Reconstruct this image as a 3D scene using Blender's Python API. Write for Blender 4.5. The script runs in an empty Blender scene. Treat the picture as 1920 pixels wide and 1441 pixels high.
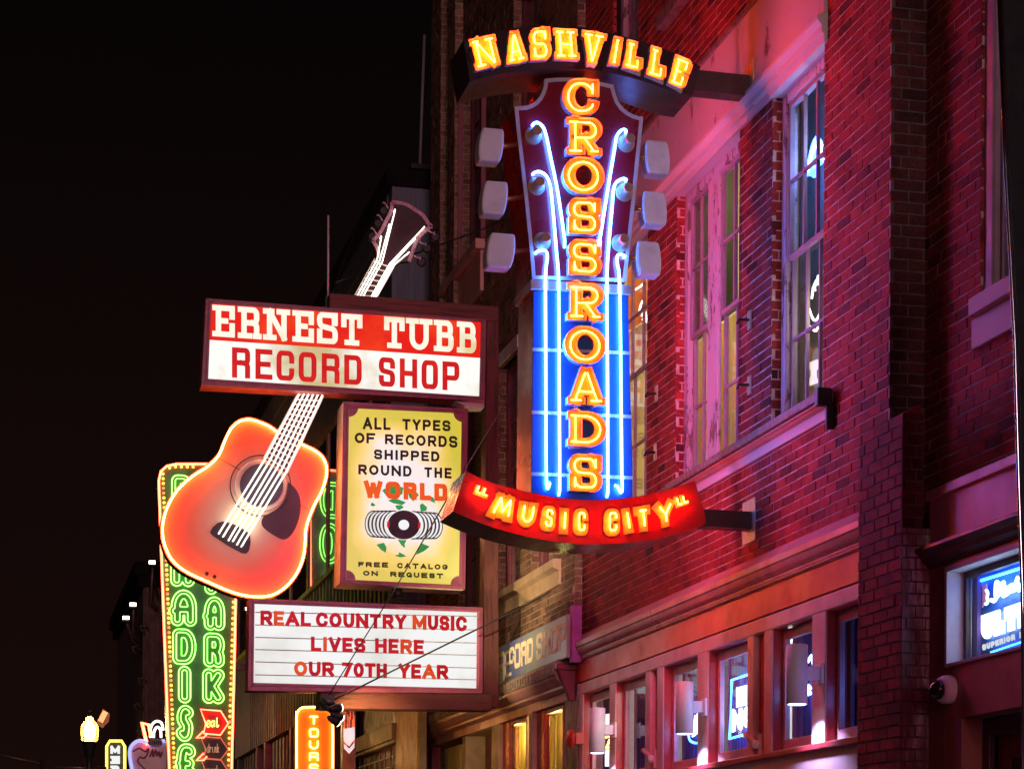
import bpy, bmesh, math, random
import numpy as np
from mathutils import Vector, Matrix
random.seed(7)
SC = bpy.context.scene
COL = SC.collection

# ------------------------------------------------------------------ camera
F, YAW, ROLL, PYH = 3983.17, .240827, .00594241, 1685.558      # focal length and horizon in photo pixels
cy_, sy_ = math.cos(YAW), math.sin(YAW)
FW = Vector((sy_, cy_, 0)); R0 = Vector((cy_, -sy_, 0)); U0 = Vector((0, 0, 1))
RT = R0*math.cos(ROLL) + U0*math.sin(ROLL)
UP = -R0*math.sin(ROLL) + U0*math.cos(ROLL)
EYE = Vector((0, 0, 1.6))
cd = bpy.data.cameras.new('camera'); cam = bpy.data.objects.new('camera', cd); COL.objects.link(cam)
cd.sensor_fit = 'HORIZONTAL'; cd.sensor_width = 36; cd.lens = F/1920*36
cd.shift_y = (PYH-720.5)/1920
cd.clip_start = .1; cd.clip_end = 600
m = Matrix((RT, UP, -FW)).transposed().to_4x4(); m.translation = EYE
cam.matrix_world = m
SC.camera = cam

# ------------------------------------------------------------------ night sky and city glow
w = bpy.data.worlds.new('World'); SC.world = w; w.use_nodes = True
nt = w.node_tree; bg = nt.nodes['Background']
tc = nt.nodes.new('ShaderNodeTexCoord'); sp = nt.nodes.new('ShaderNodeSeparateXYZ')
rp = nt.nodes.new('ShaderNodeValToRGB')
nt.links.new(tc.outputs['Generated'], sp.inputs[0]); nt.links.new(sp.outputs[2], rp.inputs[0])
rp.color_ramp.elements[0].position = .0; rp.color_ramp.elements[0].color = (.0095, .0036, .0028, 1)
rp.color_ramp.elements[1].position = .42; rp.color_ramp.elements[1].color = (.0014, .0010, .0012, 1)
nt.links.new(rp.outputs[0], bg.inputs[0]); bg.inputs[1].default_value = 1.0

sd = bpy.data.lights.new('city_glow', 'SUN'); sun = bpy.data.objects.new('city_glow', sd); COL.objects.link(sun)
sd.energy = .58; sd.angle = math.radians(14); sd.color = (1, .66, .72)
sun.rotation_euler = Vector((.13, .97, -.10)).to_track_quat('-Z', 'Y').to_euler()   # glow of the street behind the camera

vs = SC.view_settings; vs.view_transform = 'Standard'; vs.look = 'None'; vs.exposure = 0; vs.gamma = 1
SC.cycles.use_denoising = True
SC.cycles.use_light_tree = True
SC.cycles.max_bounces = 8; SC.cycles.transparent_max_bounces = 12
SC.cycles.sample_clamp_indirect = 8

# ------------------------------------------------------------------ geometry helpers
def onX(px, py, X):
    d = FW + RT*((px-960)/F) - UP*((py-PYH)/F)
    return EYE + d*(X/d.x)
def onY(px, py, Y):
    d = FW + RT*((px-960)/F) - UP*((py-PYH)/F)
    return EYE + d*(Y/d.y)

class MB:
    def __init__(s): s.v = []; s.f = []; s.m = []; s.smooth = []
    def face(s, pts, mi=0, sm=False):
        n = len(s.v); s.v += [tuple(p) for p in pts]; s.f.append(tuple(range(n, n+len(pts)))); s.m.append(mi); s.smooth.append(sm)
    def box(s, x0, x1, y0, y1, z0, z1, mi=0, skip=()):
        n = len(s.v)
        s.v += [(x0,y0,z0),(x1,y0,z0),(x1,y1,z0),(x0,y1,z0),(x0,y0,z1),(x1,y0,z1),(x1,y1,z1),(x0,y1,z1)]
        fs = {'d':(0,3,2,1),'u':(4,5,6,7),'s':(0,1,5,4),'e':(1,2,6,5),'n':(2,3,7,6),'w':(3,0,4,7)}
        for k, q in fs.items():
            if k in skip: continue
            s.f.append(tuple(n+i for i in q)); s.m.append(mi); s.smooth.append(False)
    def hexa(s, p, mi=0):                                   # eight corners, bottom ring then top ring
        n = len(s.v); s.v += [tuple(q) for q in p]
        for q in ((0,3,2,1),(4,5,6,7),(0,1,5,4),(1,2,6,5),(2,3,7,6),(3,0,4,7)):
            s.f.append(tuple(n+i for i in q)); s.m.append(mi); s.smooth.append(False)
    def prism(s, front, off, mi=0, ms=None, back=True):     # polygon swept by a vector
        off = Vector(off); k = len(front); n = len(s.v); ms = mi if ms is None else ms
        s.v += [tuple(p) for p in front] + [tuple(Vector(p)+off) for p in front]
        s.f.append(tuple(range(n, n+k))); s.m.append(mi); s.smooth.append(False)
        if back: s.f.append(tuple(range(n+2*k-1, n+k-1, -1))); s.m.append(ms); s.smooth.append(False)
        for i in range(k):
            j = (i+1) % k
            s.f.append((n+i, n+k+i, n+k+j, n+j)); s.m.append(ms); s.smooth.append(False)
    def bar(s, a, b, wx, wy, mi=0, up=(0,0,1)):             # rectangular bar between two points
        a = Vector(a); b = Vector(b); d = (b-a).normalized(); u = Vector(up)
        if abs(d.dot(u)) > .95: u = Vector((0,1,0))
        x = d.cross(u).normalized()*wx/2; y = x.cross(d).normalized()*wy/2
        s.hexa([a-x-y, a+x-y, b+x-y, b-x-y, a-x+y, a+x+y, b+x+y, b-x+y], mi)
    def tube(s, pts, r, n=6, mi=0, closed=False, caps=True):
        P = [Vector(p) for p in pts]
        Q = [P[0]]
        for p in P[1:]:
            if (p-Q[-1]).length > 1e-5: Q.append(p)
        if closed and (Q[0]-Q[-1]).length < 1e-5: Q.pop()
        P = Q; k = len(P)
        if k < 2: return
        base = len(s.v); ref = None; rr = r if hasattr(r, '__len__') else None
        for i in range(k):
            a = P[i-1] if (i > 0 or closed) else P[i]; b = P[(i+1) % k] if (i < k-1 or closed) else P[i]
            t = (b-a)
            t = t.normalized() if t.length > 1e-9 else Vector((0,0,1))
            if ref is None:
                ref = t.cross(Vector((0,1,0)) if abs(t.y) < .9 else Vector((1,0,0))).normalized()
            ref = (ref - t*ref.dot(t))
            ref = ref.normalized() if ref.length > 1e-6 else t.orthogonal().normalized()
            o = t.cross(ref); q = rr[i] if rr else r
            for j in range(n):
                an = 2*math.pi*j/n
                s.v.append(tuple(P[i] + (ref*math.cos(an) + o*math.sin(an))*q))
        for i in range(k if closed else k-1):
            i2 = (i+1) % k
            for j in range(n):
                j2 = (j+1) % n
                s.f.append((base+i*n+j, base+i*n+j2, base+i2*n+j2, base+i2*n+j)); s.m.append(mi); s.smooth.append(True)
        if not closed and caps:
            s.f.append(tuple(base+j for j in range(n))[::-1]); s.m.append(mi); s.smooth.append(False)
            s.f.append(tuple(base+(k-1)*n+j for j in range(n))); s.m.append(mi); s.smooth.append(False)
    def lathe(s, c, axis, prof, n=20, mi=0):                # prof: (distance along axis, radius)
        c = Vector(c); ax = Vector(axis).normalized(); u = ax.orthogonal().normalized(); v = ax.cross(u)
        base = len(s.v)
        for h, r in prof:
            for j in range(n):
                a = 2*math.pi*j/n
                s.v.append(tuple(c + ax*h + (u*math.cos(a)+v*math.sin(a))*r))
        for i in range(len(prof)-1):
            for j in range(n):
                j2 = (j+1) % n
                s.f.append((base+i*n+j, base+i*n+j2, base+(i+1)*n+j2, base+(i+1)*n+j)); s.m.append(mi); s.smooth.append(True)
        s.f.append(tuple(base+j for j in range(n))[::-1]); s.m.append(mi); s.smooth.append(False)
        e = base+(len(prof)-1)*n
        s.f.append(tuple(e+j for j in range(n))); s.m.append(mi); s.smooth.append(False)
    def profile(s, prof, y0, y1, mi=0):                     # (x, z) outline swept along the street
        s.prism([(x, y0, z) for x, z in prof], (0, y1-y0, 0), mi)
    def build(s, name, mats, parent=None, label=None, bevel=0):
        me = bpy.data.meshes.new(name)
        me.from_pydata(s.v, [], s.f)
        if not isinstance(mats, (list, tuple)): mats = [mats]
        for q in mats: me.materials.append(q)
        me.polygons.foreach_set('material_index', s.m)
        me.polygons.foreach_set('use_smooth', s.smooth)
        me.update()
        bm = bmesh.new(); bm.from_mesh(me)
        bmesh.ops.recalc_face_normals(bm, faces=bm.faces); bm.to_mesh(me); bm.free()
        o = bpy.data.objects.new(name, me); COL.objects.link(o)
        if parent is not None:
            o.parent = parent
            if parent.type == 'EMPTY': o.matrix_parent_inverse = Matrix.Translation(parent.location).inverted()
        if label: o['label'] = label
        if bevel:
            b = o.modifiers.new('edge', 'BEVEL'); b.width = bevel; b.segments = 2; b.limit_method = 'ANGLE'; b.angle_limit = math.radians(50)
        return o

def each(name, mat, parent, boxes, **kw):                    # every box a part of its own
    for b in boxes:
        s = MB(); s.box(*b); s.build(name, mat, parent, **kw)
def tag(o, label=None, cat=None, group=None, kind=None):
    if label: o['label'] = label
    if cat: o['category'] = cat
    if group: o['group'] = group
    if kind: o['kind'] = kind
    return o
def thing(name, label, cat, loc, group=None):
    o = bpy.data.objects.new(name, None); COL.objects.link(o); o.location = loc; o.empty_display_size = .2
    return tag(o, label, cat, group)
def copy_thing(o, loc, label=None):
    r = o.copy(); COL.objects.link(r); r.location = loc
    if label: r['label'] = label
    for ch in o.children:
        c = ch.copy(); COL.objects.link(c); c.parent = r
        for g in ch.children:
            d = g.copy(); COL.objects.link(d); d.parent = c
    return r
def lamp(name, kind, loc, energy, color, size=.05, target=None, spot=None, blend=.5):
    ld = bpy.data.lights.new(name, kind); lo = bpy.data.objects.new(name, ld); COL.objects.link(lo)
    lo.location = loc; ld.energy = energy; ld.color = color; ld.shadow_soft_size = size
    if target is not None: lo.rotation_euler = (Vector(target)-Vector(loc)).to_track_quat('-Z', 'Y').to_euler()
    if spot: ld.spot_size = math.radians(spot); ld.spot_blend = blend
    return lo

# ------------------------------------------------------------------ materials
def new_mat(name):
    m = bpy.data.materials.new(name); m.use_nodes = True
    t = m.node_tree; return m, t, t.nodes['Principled BSDF']
def N(t, kind, **kw):
    n = t.nodes.new(kind)
    for k, v in kw.items():
        if k in n.inputs: n.inputs[k].default_value = v
        else: setattr(n, k, v)
    return n
def obj_noise(t, scale, detail=6, rough=.6, stretch=None):
    tc = N(t, 'ShaderNodeTexCoord'); n = N(t, 'ShaderNodeTexNoise'); n.inputs['Scale'].default_value = scale
    n.inputs['Detail'].default_value = detail; n.inputs['Roughness'].default_value = rough
    if stretch:
        mp = N(t, 'ShaderNodeMapping'); mp.inputs['Scale'].default_value = stretch
        t.links.new(tc.outputs['Object'], mp.inputs[0]); t.links.new(mp.outputs[0], n.inputs['Vector'])
    else: t.links.new(tc.outputs['Object'], n.inputs['Vector'])
    return n
def ramp(t, src, stops):
    r = N(t, 'ShaderNodeValToRGB'); e = r.color_ramp.elements
    while len(e) < len(stops): e.new(.5)
    for i, (p, c) in enumerate(stops): e[i].position = p; e[i].color = (*c, 1)
    t.links.new(src, r.inputs[0]); return r
def bump(t, b, src, strength, dist=.01):
    n = N(t, 'ShaderNodeBump'); n.inputs['Strength'].default_value = strength; n.inputs['Distance'].default_value = dist
    t.links.new(src, n.inputs['Height']); t.links.new(n.outputs[0], b.inputs['Normal'])
def paint(name, c, rough=.45, var=.35, scale=6, metal=0, bmp=.15, stretch=None, spec=.5):
    m, t, b = new_mat(name)
    n = obj_noise(t, scale, 8, .65, stretch)
    r = ramp(t, n.outputs[0], [(.3, tuple(x*(1-var) for x in c)), (.52, c), (.75, tuple(min(1, x*(1+var*.45)) for x in c))])
    t.links.new(r.outputs[0], b.inputs['Base Color'])
    rr = ramp(t, n.outputs[0], [(.3, (min(1, rough+.2),)*3), (.7, (max(.05, rough-.08),)*3)])
    t.links.new(rr.outputs[0], b.inputs['Roughness']); b.inputs['Metallic'].default_value = metal
    b.inputs['Specular IOR Level'].default_value = spec
    if bmp: bump(t, b, n.outputs[0], bmp, .01)
    return m
def glow(name, c, s=1.0):
    m, t, b = new_mat(name)
    b.inputs['Base Color'].default_value = (.8, .8, .8, 1); b.inputs['Roughness'].default_value = .2
    b.inputs['Emission Color'].default_value = (*c, 1); b.inputs['Emission Strength'].default_value = s
    return m
def backlit(name, c, stain, s=1.0, scale=2.2, lo=.40, hi=.62, stretch=None):
    m, t, b = new_mat(name)
    n = obj_noise(t, scale, 5, .55, stretch)
    r = ramp(t, n.outputs[0], [(lo, stain), (hi, c)])
    b.inputs['Base Color'].default_value = (.004, .004, .004, 1); b.inputs['Roughness'].default_value = .35; b.inputs['Specular IOR Level'].default_value = .2
    t.links.new(r.outputs[0], b.inputs['Emission Color']); b.inputs['Emission Strength'].default_value = s
    return m
def brick(name, c1, c2, c3, dirt=.66):
    m, t, b = new_mat(name)
    g = N(t, 'ShaderNodeNewGeometry')
    r = ramp(t, g.outputs['Random Per Island'], [(0, c3), (.18, c1), (.6, c2), (.92, c1), (1, tuple(x*1.25 for x in c2))])
    n = obj_noise(t, 3.2, 8, .7); n2 = obj_noise(t, 55, 6, .7)
    mx = N(t, 'ShaderNodeMix', data_type='RGBA', blend_type='MULTIPLY'); mx.inputs[0].default_value = 1
    k = ramp(t, n.outputs[0], [(.32, (1-dirt,)*3), (.58, (1, 1, 1))])
    t.links.new(r.outputs[0], mx.inputs[6]); t.links.new(k.outputs[0], mx.inputs[7])
    mx2 = N(t, 'ShaderNodeMix', data_type='RGBA', blend_type='MULTIPLY'); mx2.inputs[0].default_value = 1
    k2 = ramp(t, n2.outputs[0], [(.3, (.45, .42, .42)), (.55, (1, 1, 1)), (.8, (1.25, 1.2, 1.2))])
    t.links.new(mx.outputs[2], mx2.inputs[6]); t.links.new(k2.outputs[0], mx2.inputs[7])
    t.links.new(mx2.outputs[2], b.inputs['Base Color']); b.inputs['Roughness'].default_value = .8; b.inputs['Specular IOR Level'].default_value = .22
    bump(t, b, n2.outputs[0], .55, .012)
    return m
def peeling(name, c, under=(.10, .07, .05), lo=.36, hi=.42, scale=16):
    m, t, b = new_mat(name)
    n = obj_noise(t, scale, 10, .72, (1, 1, .35)); n2 = obj_noise(t, 2.0, 4, .5)
    mth = N(t, 'ShaderNodeMath', operation='MULTIPLY_ADD'); t.links.new(n2.outputs[0], mth.inputs[0]); mth.inputs[1].default_value = .35
    mth.inputs[2].default_value = -.17
    ad = N(t, 'ShaderNodeMath', operation='ADD'); t.links.new(n.outputs[0], ad.inputs[0]); t.links.new(mth.outputs[0], ad.inputs[1])
    r = ramp(t, ad.outputs[0], [(lo, under), (hi, c)])
    t.links.new(r.outputs[0], b.inputs['Base Color']); b.inputs['Roughness'].default_value = .6
    bump(t, b, r.outputs[0], .5, .006)
    return m
def wood(name, c1, c2, axis):
    m, t, b = new_mat(name)
    st = {'x': (.6, 9, 9), 'z': (9, 9, .6), 'y': (9, .6, 9)}[axis]
    n = obj_noise(t, 2.2, 8, .7, st)
    wv = N(t, 'ShaderNodeMath', operation='MULTIPLY'); wv.inputs[1].default_value = 22; t.links.new(n.outputs[0], wv.inputs[0])
    sn = N(t, 'ShaderNodeMath', operation='SINE'); t.links.new(wv.outputs[0], sn.inputs[0])
    r = ramp(t, sn.outputs[0], [(.0, c1), (.8, c2)])
    t.links.new(r.outputs[0], b.inputs['Base Color']); b.inputs['Roughness'].default_value = .65
    bump(t, b, sn.outputs[0], .4, .004)
    return m
def glass(name, tint=(.9, .95, 1), refl=1.0):
    m = bpy.data.materials.new(name); m.use_nodes = True; t = m.node_tree; t.nodes.clear()
    o = N(t, 'ShaderNodeOutputMaterial'); mx = N(t, 'ShaderNodeMixShader'); tr = N(t, 'ShaderNodeBsdfTransparent'); gl = N(t, 'ShaderNodeBsdfGlossy')
    tr.inputs[0].default_value = (*tint, 1); gl.inputs['Roughness'].default_value = .03; gl.inputs[0].default_value = (refl, refl, refl, 1)
    lw = N(t, 'ShaderNodeLayerWeight'); lw.inputs[0].default_value = .5
    pw = N(t, 'ShaderNodeMath', operation='POWER'); pw.inputs[1].default_value = 5; t.links.new(lw.outputs['Facing'], pw.inputs[0])
    fr = N(t, 'ShaderNodeMath', operation='MULTIPLY_ADD'); fr.inputs[1].default_value = .6; fr.inputs[2].default_value = .03; t.links.new(pw.outputs[0], fr.inputs[0])
    n = obj_noise(t, 3, 3); bp = N(t, 'ShaderNodeBump'); bp.inputs['Strength'].default_value = .05; bp.inputs['Distance'].default_value = .01
    t.links.new(n.outputs[0], bp.inputs['Height']); t.links.new(bp.outputs[0], gl.inputs['Normal'])
    t.links.new(fr.outputs[0], mx.inputs[0]); t.links.new(tr.outputs[0], mx.inputs[1]); t.links.new(gl.outputs[0], mx.inputs[2]); t.links.new(mx.outputs[0], o.inputs[0])
    return m

def glossy(name, c, rough, metal=0, spec=.5):
    m, t, b = new_mat(name); b.inputs['Base Color'].default_value = (*c, 1); b.inputs['Roughness'].default_value = rough
    b.inputs['Metallic'].default_value = metal; b.inputs['Specular IOR Level'].default_value = spec; return m
M = {}
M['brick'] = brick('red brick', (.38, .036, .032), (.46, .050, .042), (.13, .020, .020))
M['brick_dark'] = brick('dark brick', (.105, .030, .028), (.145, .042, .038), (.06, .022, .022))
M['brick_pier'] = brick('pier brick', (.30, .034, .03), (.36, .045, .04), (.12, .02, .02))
M['brick_tan'] = brick('tan brick', (.25, .135, .085), (.32, .18, .11), (.16, .085, .06))
M['mortar'] = paint('mortar', (.62, .44, .40), .9, .4, 20, bmp=.4)
M['mortar_tan'] = paint('tan mortar', (.38, .26, .17), .9, .4, 20, bmp=.4)
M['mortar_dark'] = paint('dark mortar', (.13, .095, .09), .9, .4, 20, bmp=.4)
M['white_peel'] = peeling('peeling white paint', (.50, .40, .44), (.16, .09, .08), .42, .47, 13)
M['white_trim'] = peeling('worn white trim', (.58, .50, .49), (.16, .11, .09), .27, .33, 12)
M['frieze'] = peeling('painted frieze board', (.50, .42, .40), (.17, .10, .09), .35, .40, 6)
M['sash'] = paint('sash paint', (.34, .22, .27), .5, .2)
M['sill_dark'] = paint('weathered sill', (.20, .13, .12), .5, .6, 18, bmp=.5)
M['fascia'] = paint('dark red fascia paint', (.80, .075, .045), .35, .22, 2.5, bmp=.1)
M['crown'] = paint('brown red moulding paint', (.60, .28, .24), .32, .25, 3, bmp=.1)
M['mauve'] = paint('dusty red woodwork paint', (.78, .44, .42), .38, .22, 4, bmp=.1)
M['deep_red'] = paint('deep red woodwork paint', (.46, .035, .035), .3, .2, 4, bmp=.05)
M['maroon'] = paint('maroon paint', (.20, .035, .05), .4, .3, 6)
M['brown'] = paint('brown painted panel', (.34, .13, .085), .5, .25, 3)
M['brown_dark'] = paint('dark brown trim', (.06, .03, .028), .35, .3, 6)
M['black'] = paint('black metal', (.012, .011, .012), .4, .3, 8)
M['matte_black'] = paint('matte black', (.010, .007, .007), .85, .3, 8, spec=.1)
M['dark_metal'] = paint('dark bronze metal', (.07, .035, .03), .35, .3, 8, metal=.3)
M['steel'] = paint('galvanised plate', (.55, .5, .42), .4, .2, 14, metal=.6)
M['polished'] = glossy('polished edge', (.85, .8, .8), .12, 1)
M['copper'] = paint('copper shaft', (.6, .25, .12), .3, .2, 6, metal=.8)
M['burgundy'] = paint('burgundy enamel', (.27, .011, .020), .16, .2, 2, bmp=.02)
M['sign_red'] = paint('red enamel', (.42, .008, .012), .22, .2, 2, bmp=.03)
M['sign_black'] = paint('near black enamel', (.035, .008, .012), .3, .3, 3, bmp=.03)
M['blue_board'] = paint('blue enamel', (.006, .075, .30), .3, .15, 2, bmp=.03)
M['pale'] = paint('pale pink grey plastic', (.82, .70, .72), .4, .22, 5, bmp=.02)
M['pale_border'] = paint('pale border paint', (.58, .48, .48), .4, .15, 6, bmp=.02)
M['yellow_face'] = paint('orange yellow letter face', (.80, .36, .02), .4, .2, 14, bmp=.1)
M['yellow_rust'] = paint('worn yellow letter face', (.82, .54, .03), .45, .45, 26, bmp=.1)
M['white_return'] = paint('white letter return', (.62, .58, .62), .4, .15, 8, bmp=.02)
M['neon_orange'] = glow('orange neon', (95, 5.4, .62))
M['neon_red'] = glow('red neon', (16, .95, .4))
M['neon_magenta'] = glow('magenta neon', (22, 1.2, 9))
M['neon_blue'] = glow('blue white neon', (1.8, 11, 54))
M['neon_white'] = glow('white neon', (3.4, 3.2, 2.7))
M['neon_pale'] = glow('pale white neon', (2.2, 2.1, 1.9))
M['neon_guitar'] = glow('orange outline neon', (50, 12.5, 2.4))
M['neon_green'] = glow('green neon', (.9, 3.6, .42))
M['neon_yellow'] = glow('yellow neon', (3.4, 2.6, .2))
M['neon_amber'] = glow('amber neon', (16, 6.2, .9))
M['neon_ice'] = glow('ice blue neon', (.3, 2.4, 13))
M['neon_cool'] = glow('cool white neon', (3.2, 4.6, 6.5))
M['bulb_yellow'] = glow('yellow bulb', (3.2, 1.35, .12))
M['bulb_amber'] = glow('dim amber bulb', (1.0, .28, .04))
M['lamp_hot'] = glow('lamp bulb', (40, 27, 13))
M['lamp_white'] = glow('white lamp glass', (16, 13, 9))
M['lit_white'] = backlit('backlit white acrylic', (1.02, 1.0, .95), (.62, .50, .24), 1, 1.1, .33, .50)
M['lit_white_clean'] = backlit('backlit marquee acrylic', (.90, .91, .90), (.70, .70, .62), 1, 1.2, .28, .5)
M['lit_red'] = backlit('backlit red acrylic', (.80, .014, .006), (.92, .06, .008), 1, 1.6, .36, .52)
M['lit_red_letter'] = backlit('backlit red letter', (.62, .010, .010), (.72, .02, .012), 1, 6, .36, .52)
M['lit_orange_letter'] = backlit('backlit orange letter', (.85, .10, .008), (.75, .06, .008), 1, 6, .36, .52)
M['marq_red'] = backlit('marquee red letter', (.56, .006, .008), (.38, .003, .008), 1, 9, .36, .55)
M['marq_orange'] = backlit('marquee orange letter', (.72, .08, .008), (.62, .045, .008), 1, 9, .36, .55)
M['lit_cream'] = backlit('backlit cream letter', (1.02, .96, .80), (.78, .68, .36), 1, 1.5, .34, .5)
M['ink'] = paint('dark green black ink', (.012, .016, .006), .5, .2)
M['wood_x'] = wood('brown timber along beam', (.15, .045, .028), (.07, .022, .016), 'x')
M['wood_z'] = wood('brown timber along post', (.16, .05, .028), (.08, .026, .016), 'z')
M['bark'] = peeling('weathered wooden post', (.34, .26, .20), (.10, .07, .05), .42, .55, 14)
M['frame_pink'] = paint('mauve sign frame', (.38, .10, .15), .35, .25, 7, bmp=.08)
M['frame_maroon'] = paint('maroon sign frame', (.30, .09, .12), .32, .3, 7, bmp=.08)
M['box_white'] = paint('off white sign box', (.72, .64, .56), .45, .2, 4, bmp=.05)
M['glass'] = glass('window glass')
M['glass_shop'] = glass('shop window glass', (.95, .95, .9), .12)
M['glass_dark'] = glass('dark window glass', (.55, .55, .62), 1.0)
M['siding'] = paint('blue grey metal siding', (.10, .10, .135), .5, .2, 3, stretch=(8, 8, .5))
M['corrugated'] = paint('dull corrugated metal', (.15, .11, .11), .5, .3, 4, metal=.2)
M['asphalt'] = paint('asphalt', (.05, .05, .05), .85, .3, 12, bmp=.3)
M['concrete'] = paint('concrete', (.32, .30, .28), .85, .25, 4, bmp=.2)
M['curtain'] = paint('dark blue curtain', (.18, .09, .32), .9, .3, 3, stretch=(14, 14, .4))
M['cream_wall'] = paint('cream interior', (.62, .52, .30), .8, .15, 3)
M['white_wall'] = paint('white interior brick', (.7, .7, .64), .8, .2, 6)
M['yellow_wall'] = paint('yellow lit panel', (.62, .50, .16), .7, .15, 3)
M['tan'] = paint('tan painted wood', (.46, .31, .19), .5, .25, 5)
M['white_metal'] = paint('white lamp housing', (.84, .78, .80), .35, .1, 8, bmp=.03)
M['red_plastic'] = paint('red alarm plastic', (.55, .03, .02), .25, .1)
M['red_box'] = paint('salmon alarm box', (.62, .16, .12), .4, .1)
M['cable'] = paint('black cable', (.02, .016, .016), .5, .2)
# ------------------------------------------------------------------ lettering: strokes in a unit box, (u, v[, corner radius])
O_ = lambda r: [(.5,1),(1,1,r),(1,0,r),(0,0,r),(0,1,r),(.5,1)]
SANS = {
 'A':[[(0,0),(.5,1)],[(.5,1),(1,0)],[(.18,.32),(.82,.32)]],
 'B':[[(0,0),(0,1),(.92,1,.26),(.92,.53,.22),(0,.53)],[(.6,.53),(1,.53,.24),(1,0,.26),(0,0)]],
 'C':[[(1,.78),(1,1,.5),(0,1,.5),(0,0,.5),(1,0,.5),(1,.22)]],
 'D':[[(0,0),(0,1),(1,1,.5),(1,0,.5),(0,0)]],
 'E':[[(1,1),(0,1),(0,0),(1,0)],[(0,.5),(.85,.5)]],
 'F':[[(1,1),(0,1),(0,0)],[(0,.5),(.8,.5)]],
 'G':[[(1,.76),(1,1,.5),(0,1,.5),(0,0,.5),(1,0,.5),(1,.46),(.6,.46)]],
 'H':[[(0,0),(0,1)],[(1,0),(1,1)],[(0,.5),(1,.5)]],
 'I':[[(.5,0),(.5,1)]],
 'K':[[(0,0),(0,1)],[(1,1),(.05,.42)],[(.35,.60),(1,0)]],
 'L':[[(0,1),(0,0),(1,0)]],
 'M':[[(0,0),(0,1)],[(0,1),(.5,.2)],[(.5,.2),(1,1)],[(1,1),(1,0)]],
 'N':[[(0,0),(0,1)],[(0,1),(1,0)],[(1,0),(1,1)]],
 'O':[O_(.5)],
 'P':[[(0,0),(0,1),(1,1,.28),(1,.44,.28),(0,.44)]],
 'Q':[O_(.5),[(.62,.28),(1,-.02)]],
 'R':[[(0,0),(0,1),(1,1,.27),(1,.46,.27),(0,.46)],[(.5,.46),(1,0)]],
 'S':[[(.97,.83),(.9,1,.25),(0,1,.25),(0,.52,.24),(1,.48,.24),(1,0,.25),(.1,0,.25),(.03,.17)]],
 'T':[[(0,1),(1,1)],[(.5,1),(.5,0)]],
 'U':[[(0,1),(0,0,.45),(1,0,.45),(1,1)]],
 'V':[[(0,1),(.5,0)],[(.5,0),(1,1)]],
 'W':[[(0,1),(.25,0)],[(.25,0),(.5,.85)],[(.5,.85),(.75,0)],[(.75,0),(1,1)]],
 'Y':[[(0,1),(.5,.45)],[(1,1),(.5,.45)],[(.5,.45),(.5,0)]],
 '7':[[(0,1),(1,1),(.3,0)]], '0':[O_(.5)],
 '"':[[(.1,.9),(.1,.1),(.42,.1)],[(.62,.9),(.62,.1),(.95,.1)]],
}
BLOCK = dict(SANS)
BLOCK['C'] = [[(1,.7),(1,1,.22),(0,1,.22),(0,0,.22),(1,0,.22),(1,.3)]]
BLOCK['O'] = [O_(.24)]; BLOCK['0'] = [O_(.24)]
BLOCK['D'] = [[(0,0),(0,1),(1,1,.24),(1,0,.24),(0,0)]]
BLOCK['R'] = [[(0,0),(0,1),(1,1,.16),(1,.5,.16),(0,.5)],[(.6,.5),(1,.46,.14),(1,0)]]
BLOCK['P'] = [[(0,0),(0,1),(1,1,.18),(1,.42,.18),(0,.42)]]
BLOCK['S'] = [[(1,.76),(1,1,.2),(0,1,.2),(0,.56,.18),(1,.46,.18),(1,0,.2),(0,0,.2),(0,.25)]]
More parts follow.
